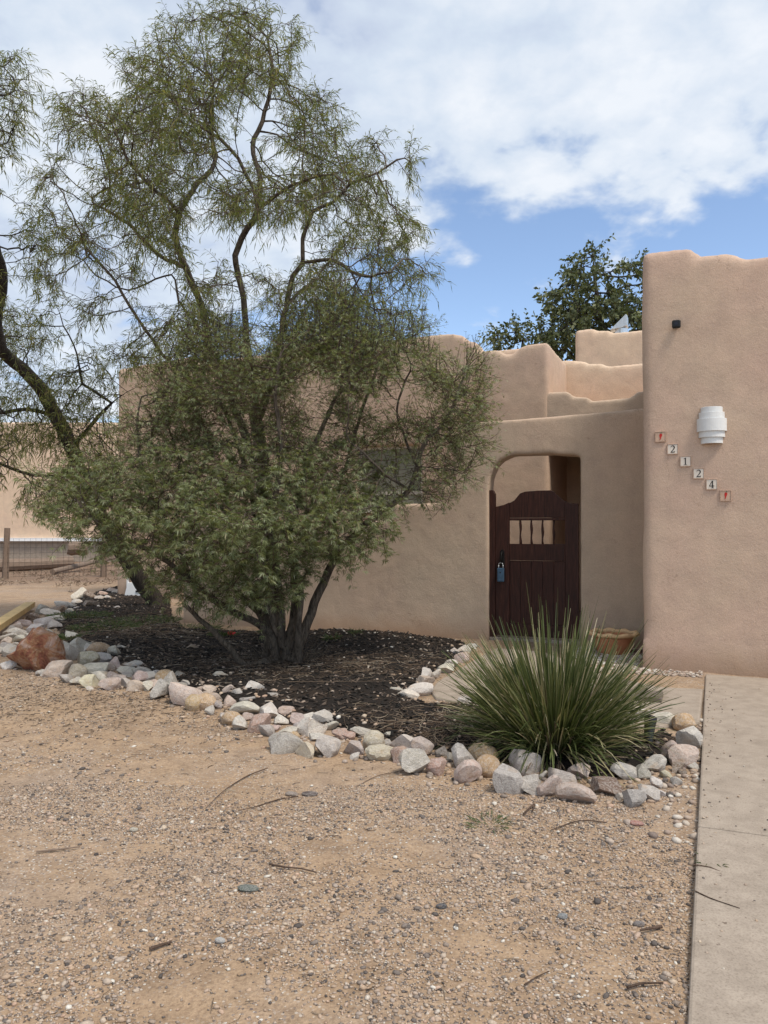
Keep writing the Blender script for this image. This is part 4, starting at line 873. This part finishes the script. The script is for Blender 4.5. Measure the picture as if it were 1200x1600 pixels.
T.limb(PX((440,1005,S),(436,950,S-.1),(432,900,S-.2),(425,850,S-.3),(430,780,S-.4),(440,700,S-.5),(430,620,S-.5),(440,550,S-.4)), r=(.05,.012))
T.limb(PX((532,858,S),(520,800,S+.2),(540,730,S+.4),(560,660,S+.5),(580,600,S+.5),(600,540,S+.5)))
T.limb(PX((300,910,S-.5),(270,840,S-.3),(230,760,S-.1),(215,680,S),(220,620,S)))
T.limb(PX((404,835,S+.3),(340,790,S+.6),(290,730,S+.8),(260,660,S+.9)))
T.limb(PX((640,765,S-.1),(600,740,S-.4),(560,700,S-.6))); T.limb(PX((652,730,S-.1),(635,690,S+.2),(620,640,S+.3),(640,580,S+.3)))
pS1 = [(40,740),(110,730),(200,700),(300,680),(420,670),(520,690),(580,720),(620,790),(610,840),(560,870),(500,885),(470,930),(380,955),(300,945),(245,905),(205,875),(130,845),(60,800)]
pS2 = [(185,610),(195,565),(300,530),(370,495),(430,462),(540,465),(630,490),(705,535),(750,560),(755,620),(740,680),(700,700),(620,680),(560,720),(420,700),(300,700),(200,700)]
pS3 = [(560,660),(720,640),(765,700),(700,790),(620,790)]
def dS(px, py): return np.where(py > 800, -.25, 0.)
A = np.vstack([attract(pS1, 4200, S - .2, 1.25, 0, dshift=dS), attract(pS2, 6200, S + .1, 1.1, 45, seed=9), attract(pS3, 600, S - .05, .6)])
T.grow(A, .8, .105, 170, trop=(0, 0, .12), cap=14000); T.finish(.0026, 2.3, .085)
sh = plant('chaste_tree_shrub', base, 'wide multi stemmed green shrub with grey trunks in the mulch bed', 'shrub')
child('trunk', T.mesh('trunk', 6), BARK_G, sh)
def lower(P_):                                     # dense big leaves low down, thin above
    v = (P_[:, 2] - CAM_H) / P_[:, 1]; return v < .07 + RNG.uniform(-.07, .07, len(P_)) - np.clip(P_[:, 0] + .2, 0, 1)*.12
(tv, tf), (lv, lf) = sprays(T, .0065, 1, .12, .32, 11, .064, .095, .15, .8, palm=5, filt=lower)
child('twigs', fast('twigs', tv, tf), BARK_TW, sh, 'stuff'); child('foliage', fast('foliage', lv, lf), VITEX, sh, 'stuff')
print('shrub low leaves', len(lf)//2)
(tv, tf), (lv, lf) = sprays(T, .0075, 2, .16, .42, 8, .052, .085, -.15, .42, palm=3, filt=lambda P_: ~lower(P_))
child('twigs', fast('twigs', tv, tf), BARK_TW, sh, 'stuff'); child('foliage', fast('foliage', lv, lf), VITEX, sh, 'stuff')
print('shrub nodes', len(T.P), len(lf)//2, T.r[0])
# seed spikes standing above the shrub
bm = bmesh.new(); vz = (T.Pn[:, 2] - CAM_H) / T.Pn[:, 1]; tips = np.where(T.leafy & (vz > .215))[0]
RNG.shuffle(tips); tips = np.concatenate([tips[T.Pn[tips, 0] > .1], tips[T.Pn[tips, 0] <= .1]])
for i in tips[:420]:
    p0 = T.Pn[i]; d = norm(np.array([RNG.normal(.12, .15), RNG.normal(0, .15), 1.])); l = RNG.uniform(.16, .38)
    tube(bm, [p0, p0 + d*l*.5, p0 + d*l + np.array([.01, 0, 0])], [.003, .0025, .0015], 4)
    for k in range(int(l/.02)):
        q = p0 + d * (l*.25 + k*.0165); 
        if (q - p0) @ d > l: break
        a = .0085*(1 - .5*k*.0165/l); vs = [bm.verts.new(q + np.array(o_) * a) for o_ in ((1,0,0),(0,1,0),(-1,0,0),(0,-1,0),(0,0,.8),(0,0,-.8))]
        for f in ((0,1,4),(1,2,4),(2,3,4),(3,0,4),(1,0,5),(2,1,5),(3,2,5),(0,3,5)): bm.faces.new([vs[j] for j in f])
me = bpy.data.meshes.new('seed_spikes'); bm.to_mesh(me); bm.free(); child('seed_spikes', me, BARK_D, sh, 'stuff')
# dead shoots at the trunk base
bm = bmesh.new()
for i in range(60):
    a = random.uniform(0, 6.28); q = base + np.array([math.cos(a)*.22, math.sin(a)*.16, 0]); l = random.uniform(.15, .45); d = np.array([math.cos(a)*.7 + random.gauss(0, .3), math.sin(a)*.5, random.uniform(.5, 1.2)]); d = norm(d)
    tube(bm, [q, q + d*l*.5 + np.array([random.gauss(0, .02), 0, 0]), q + d*l], [.005, .004, .002], 4)
me = bpy.data.meshes.new('dead_shoots'); bm.to_mesh(me); bm.free(); child('dead_shoots', me, BARK_G, sh, 'stuff')
# --- trees behind the house
def backtree(poly, trunk, n, dc, hd, label, ll, loc, cap=2600, nl=12, step=.3):
    T = Tree(step); T.limb(trunk); A = attract(poly, n, dc, hd, 26, seed=int(dc)); T.grow(A, 2., .26, 90, cap=cap); T.finish(.009, 2.2, .25)
    o = plant('elm_tree', loc, label, 'tree', 'trees behind the house'); child('trunk', T.mesh('trunk', 5), BARK_D, o)
    (tv, tf), (lv, lf) = sprays(T, .03, 2, .25, .6, nl, ll, .27, .1, 1.1, leafdroop=.15)
    child('twigs', fast('twigs', tv, tf), BARK_D, o, 'stuff'); child('crown', fast('crown', lv, lf), OAK, o, 'stuff'); print('elm', len(T.P), len(lf)//2)
q = at(950, 560, 23.)
backtree([(838,560),(840,510),(852,475),(858,455),(884,440),(896,412),(916,392),(938,380),(948,390),(952,412),(975,412),(1000,408),(1080,430),(1100,560),(1000,580),(880,575)],
         [np.array([q[0], 23., -.2]), np.array([q[0], 23., 2.]), at(950,560,23.), at(938,500,23.), at(930,440,23.), at(928,400,23.)], 2200, 23., 1.9, 'dark green elm tree rising above the far parapet beside the tall wall', .145, q)
q = at(815, 560, 25.)
backtree([(768,530),(785,512),(800,505),(815,512),(835,506),(850,510),(858,560),(800,570),(775,560)],
         [np.array([q[0], 25., -.2]), np.array([q[0], 25., 2.]), at(815,560,25.), at(818,530,25.)], 600, 25., 1.3, 'low dark tree crown peeking over the parapet notch', .14, q, 800)

# --- spiky grass clump
gc = gnd(858, 1172); gr = plant('grass_clump', gc, 'large spiky green grass clump in front of the gate', 'plant')
def blades(n, lo, hi, spread, wd, seed, z0=.0, dead=False):
    rg = np.random.default_rng(seed); a = rg.uniform(0, 2*np.pi, n); el = np.arccos(1 - spread * rg.uniform(0, 1, n)**.85); ln = rg.uniform(lo, hi, n) * (1 - .22*np.sin(el))
    rb = .25*np.sqrt(rg.uniform(0, 1, n))*np.clip(np.sin(el)*1.5, .25, 1); a = a + rg.normal(0, .35, n)
    b0 = gc + np.stack([rb*np.cos(a) + .03, rb*np.sin(a), np.zeros(n) + z0], -1); d = np.stack([np.sin(el)*np.cos(a), np.sin(el)*np.sin(a), np.cos(el)], -1)
    side = norm(np.cross(d, norm(rg.normal(size=(n, 3))*.5 + np.array([0, 0, 1.])))); nrm = np.cross(side, d); drp = rg.uniform(.02, .45, n) * np.sin(el) + (rg.uniform(0, 1, n)**6)*.9
    kn = rg.normal(0, .05, n) * (rg.uniform(0, 1, n) < .5); ks = rg.normal(0, .035, n)
    K = 7; V = []
    for k in range(K):
        t = k/(K-1); q = b0 + d*(ln*t)[:, None]; q[:, 2] -= drp*ln*t*t; w_ = wd * (1 - .25*t) * (1 if k < K-1 else .45)
        q = q + nrm * (kn*max(0, t-.45))[:, None] + side * (ks*t*t)[:, None]
        V += [q - side*w_, q + nrm*w_*.55, q + side*w_]
    V = np.stack(V, 1); V[:, :, 2] = np.maximum(V[:, :, 2], .008); o = (np.arange(n)*3*K)[:, None]; F = []
    for k in range(K-1):
        F.append(np.array([3*k, 3*k+1, 3*k+4, 3*k+3])[None] + o); F.append(np.array([3*k+1, 3*k+2, 3*k+5, 3*k+4])[None] + o)
    return V.reshape(-1, 3), np.stack(F, 1).reshape(-1, 4)
for (n, lo, hi, sp, wd, sd_, nm) in ((1150,.70,1.06,.32,.0056,1,'blades'),(560,.50,.84,.60,.005,2,'blades'),(220,.35,.7,.93,.004,4,'blades'),(170,1.0,1.22,.36,.0036,3,'blades')):
    v, f = blades(n, lo, hi, sp, wd, sd_); child(nm, fast(nm, v, f), BLADE, gr, 'stuff')
v, f = blades(620, .2, .66, .93, .005, 5); child('dead_blades', fast('dead_blades', v, f), STRAW, gr, 'stuff')

# --- low weeds
def weed(px, py, n, h_, label, spread=.5, wd=.006, m=WEED, rad=.06, loc=None):
    g0 = gnd(px, py); z = float(bz(g0[0], g0[1])) if inpoly(np.array(g0[0]), np.array(g0[1]), BED) else float(gz(g0[0], g0[1]))
    a = RNG.uniform(0, 6.28, n); r = rad*np.sqrt(RNG.uniform(0, 1, n)); b0 = np.stack([g0[0] + r*np.cos(a), g0[1] + r*np.sin(a), np.full(n, z)], -1)
    d = norm(np.stack([np.cos(a)*spread, np.sin(a)*spread, RNG.uniform(.4, 1, n)], -1) + RNG.normal(0, .25, (n, 3))); d[:, 2] = np.abs(d[:, 2]); ln = RNG.uniform(.4, 1, n)*h_
    V_, F_ = leaf_tris(b0, d, norm(np.cross(d, rand_unit(n))), ln, np.full(n, wd), .3)
    o = link('weed', fast('weed', V_ - np.array([g0[0], g0[1], 0]), F_), m); o.location = (g0[0], g0[1], 0); return tag(o, label, 'plant')
weed(520, 1008, 60, .16, 'small green seedling on the mulch just right of the shrub trunks', .8, .008)
weed(556, 1003, 60, .15, 'small grassy tuft on the mulch right of the seedling', .5, .004)
weed(350, 1000, 80, .16, 'low green sprouts on the mulch left of the shrub trunks', .8, .008, rad=.15)
for px, py, w_, lab in ((125,968,.5,'low green weed patch on the mulch at its left end'), (165,985,.5,'low green weed patch on the mulch before the leaning trunk'), (220,975,.6,'low green weeds at the foot of the leaning trunk'), (110,1028-30,.25,'sparse weeds between rocks at the left of the mulch'), (290,985,.5,'low green weeds under the left side of the shrub')):
    weed(px, py, 700, .13, lab, .9, .005, rad=w_)
weed(765, 1292, 90, .10, 'dry leafy sprig lying on the sand below the grass clump', 1.4, .003, rad=.09)
weed(1112, 1358, 26, .08, 'small dry leafy sprig lying on the driveway edge', 1.4, .003, rad=.05).location.z = .03

# ------------------------------------------------------------------ yard things
# terracotta pot
pp = gnd(953, 1026); pot = empty('flower_pot', (pp[0] + .11, pp[1] + .22, -.05), 0, 'terracotta pot with a pale scalloped rim in the corner beside the tall wall', 'pot')
bm = bmesh.new(); n = 48; prof = [(.16,.0),(.20,.10),(.235,.22),(.245,.27),(.225,.27),(.20,.16),(.0,.16)]; rings = []
for r_, z in prof: rings.append([bm.verts.new((math.cos(2*math.pi*k/n)*r_, math.sin(2*math.pi*k/n)*r_, z)) for k in range(n)] if r_ > 0 else None)
for i in range(len(prof)-2):
    for k in range(n): bm.faces.new((rings[i][k], rings[i][(k+1) % n], rings[i+1][(k+1) % n], rings[i+1][k]))
bm.faces.new(rings[-2]); bm.faces.new(rings[0][::-1]); bm_obj('body', bm, TERRA, pot, smooth=True)
bm = bmesh.new(); rings = []
for q, (r_, z) in enumerate(((.24,.255),(.285,.275),(.295,.30),(.27,.315),(.235,.30))):
    rings.append([bm.verts.new((math.cos(2*math.pi*k/n)*(r_ + .012*math.sin(k*2*math.pi*9/n)*min(q, 2)/2), math.sin(2*math.pi*k/n)*(r_ + .012*math.sin(k*2*math.pi*9/n)*min(q, 2)/2), z + .010*math.sin(k*2*math.pi*9/n + 1)*min(q, 2)/2)) for k in range(n)])
for i in range(5):
    for k in range(n): bm.faces.new((rings[i][k], rings[i][(k+1) % n], rings[(i+1) % 5][(k+1) % n], rings[(i+1) % 5][k]))
bm_obj('rim', bm, RIM, pot, smooth=True)
bm = bmesh.new(); tube(bm, [(0,0,.17),(0,0,.235)], .215, 24); bm_obj('soil', bm, MULCH, pot)
# garden spotlights
def spot(px, py, rz, tilt, label, ln=.17):
    g0 = gnd(px, py); o = empty('garden_spotlight', (g0[0], g0[1], 0), rz, label, 'spotlight', 'garden spotlights in the bed')
    Rm = Matrix.Rotation(tilt, 4, 'X'); bm = bmesh.new(); tube(bm, [(0,0,-.05),(0,0,.09)], .009, 8); bm_obj('stake', bm, BLACK, o)
    def rp(z, y=0): return Rm @ Vector((0, y, z)) + Vector((0, 0, .10))
    bm = bmesh.new(); tube(bm, [rp(-.06), rp(-.05), rp(.06), rp(.10), rp(.125)], [.018,.030,.036,.042,.043], 20); bm_obj('housing', bm, BLACK, o, smooth=False, bevel=.003)
    bm = bmesh.new(); tube(bm, [rp(.1255), rp(.129)], .036, 20); bm_obj('lens', bm, LENS, o); return o
spot(842, 1186, R(150), R(-35), 'dark spotlight partly hidden under the front of the grass clump')
spot(1014, 1172, R(-30), R(-30), 'black spotlight standing right of the grass clump near the driveway')
# yellow timber, logs, fence
def beam(name, a, b2, w_, h_, m, label, cat, za=0., zb=0., rnd=False):
    A = Vector((a[0], a[1], za)); B = Vector((b2[0], b2[1], zb)); d = B - A; ln = d.length; bm = bmesh.new()
    if rnd: tube(bm, [(x*ln, random.gauss(0, w_*.08), random.gauss(0, w_*.05)) for x in (0, .2, .4, .6, .8, 1)], [w_*random.uniform(.85, 1.05) for _ in range(6)], 10)
    else: box(bm, 0, ln, -w_/2, w_/2, -h_/2, h_/2)
    o = bm_obj(name, bm, m, None, bevel=0 if rnd else .005, smooth=False); o.location = A; o.rotation_euler = d.to_track_quat('X', 'Z').to_euler(); return tag(o, label, cat)
a = gnd(-40, 1022); b2 = gnd(47, 953); beam('timber_beam', a, b2, .17, .09, TIMBER, 'yellow sawn timber beam lying across the rocks at the left edge', 'timber', .16, .10)
a = gnd(82, 898); b2 = gnd(185, 883); beam('pole', a, b2, .09, .09, OLDWOOD, 'weathered round pole lying on the dirt behind the rocks', 'pole', .1, .35, True)
a = at(-30, 873, 26.); b2 = at(112, 862, 28.); beam('log', a, b2, .22, .2, OLDWOOD, 'long brown log lying behind the wire fence', 'log', .2, .25, True)
a = at(106, 857, 26.); b2 = at(135, 857, 26.2); beam('log', a, b2, .24, .2, OLDWOOD, 'short dark stump of log at the right end of the long log', 'log', .8, .8, True)
fp = gnd(8, 905); fence = empty('wire_fence', (fp[0], fp[1], 0), 0, 'sagging wire mesh fence on round wooden posts beyond the yard', 'fence')
fdir = Vector((1, .38, 0)).normalized()
for k, s_ in enumerate((-2.6, 0, 2.7, 5.4)):
    bm = bmesh.new(); q = fdir*s_; tube(bm, [(q.x, q.y, -.2), (q.x+.02, q.y, .7), (q.x+.05, q.y, 1.5)], [.10,.09,.085], 10); bm_obj('post', bm, OLDWOOD, fence)
bm = bmesh.new()
for k in range(54): q = fdir*(-2.6 + k*.15); tube(bm, [(q.x+.01, q.y-.09, .05), (q.x, q.y-.09, 1.2)], .003, 3, False)
for k in range(9):
    z = .06 + k*.14; tube(bm, [tuple(fdir*s_ + Vector((0, -.09, z + random.gauss(0, .015)))) for s_ in np.linspace(-2.6, 5.4, 14)], .003, 3, False)
tag(bm_obj('wire_mesh', bm, IRON, fence), kind='stuff')
# dry brush by the fence
n = 5200; x = RNG.normal(-9, 3.4, n); y = RNG.uniform(17.5, 27, n); ok = (x < -5.3 - (y-17)*.1) & (fbm(x, y, 3, 91) > .46); x, y = x[ok], y[ok]; n = len(x)
d = norm(np.stack([RNG.normal(0, .8, n), RNG.normal(0, .8, n), RNG.uniform(.2, 1.2, n)], -1)); V_, F_ = leaf_tris(np.stack([x, y, np.zeros(n)], -1), d, norm(np.cross(d, rand_unit(n))), RNG.uniform(.08, .3, n), np.full(n, .008), .3)
tag(link('dry_brush', fast('dry_brush', V_, F_), STRAW), kind='stuff')
# white plastic chair behind the leaning trunk
cp = gnd(212, 934); ch = empty('plastic_chair', (cp[0], cp[1] + .1, 0), R(-12), 'white plastic garden chair standing behind the leaning tree trunk', 'chair')
bm = bmesh.new(); prism(bm, [(-.30,.02),(.34,.02),(.20,.32),(-.22,.32)], -.02, .02); bm_obj('front_panel', bm, PLASTIC, ch, bevel=.01)
bm = bmesh.new(); box(bm, -.02, .09, -.035, -.021, .11, .15); bm_obj('slot', bm, BLACK, ch)
bm = bmesh.new(); box(bm, -.25, .28, .0, .55, .40, .44); bm_obj('seat', bm, PLASTIC, ch, bevel=.015)
bm = bmesh.new(); prism(bm, [(-.25,.45),(.28,.45),(.24,1.0),(-.21,1.0)], .53, .57); bm_obj('backrest', bm, PLASTIC, ch, bevel=.015)
for x in (-.24, .25):
    for y in (.03, .52):
        bm = bmesh.new(); box(bm, x-.025, x+.025, y-.02, y+.03, 0, .40); bm_obj('leg', bm, PLASTIC, ch, bevel=.006)
    bm = bmesh.new(); box(bm, x-.03, x+.03, .0, .53, .62, .65); bm_obj('armrest', bm, PLASTIC, ch, bevel=.008)
a = gnd(189, 926); stump = beam('post_stub', a, (a[0]+.001, a[1]), .07, .07, OLDWOOD, 'short pale wooden post left of the white chair', 'post', 0, .5, True)
# red flower-like rag beneath the shrub
rp_ = gnd(362, 1002); bm = bmesh.new()
for i in range(9):
    a = i*.7; vs = [bm.verts.new((math.cos(a+q)*r_*.05, math.sin(a+q)*r_*.05, .03 + r_*.02 + random.gauss(0, .012))) for q, r_ in ((0,.1),(-.35,.8),(0,1.2),(.35,.8))]; bm.faces.new(vs)
o = bm_obj('red_flower', bm, REDF); o.location = (rp_[0], rp_[1], .06); tag(o, 'small red silk flower lying on the mulch beside the shrub trunks', 'flower')
lp = gnd(298, 1022); bm = bmesh.new(); pts = [(-.07,0,.01),(-.02,.05,.05),(.04,.03,.04),(.09,.05,.02),(.05,-.03,.03),(0,-.04,.05)]; vs = [bm.verts.new(p) for p in pts]; c_v = bm.verts.new((.01,0,.075))
for i in range(6): bm.faces.new((vs[i], vs[(i+1) % 6], c_v))
o = bm_obj('dead_leaf', bm, plain('dead_leaf', (.32,.25,.19)), None); o.location = (lp[0], lp[1], .05); tag(o, 'large curled pale dead leaf on the mulch left of the shrub trunks', 'leaf')
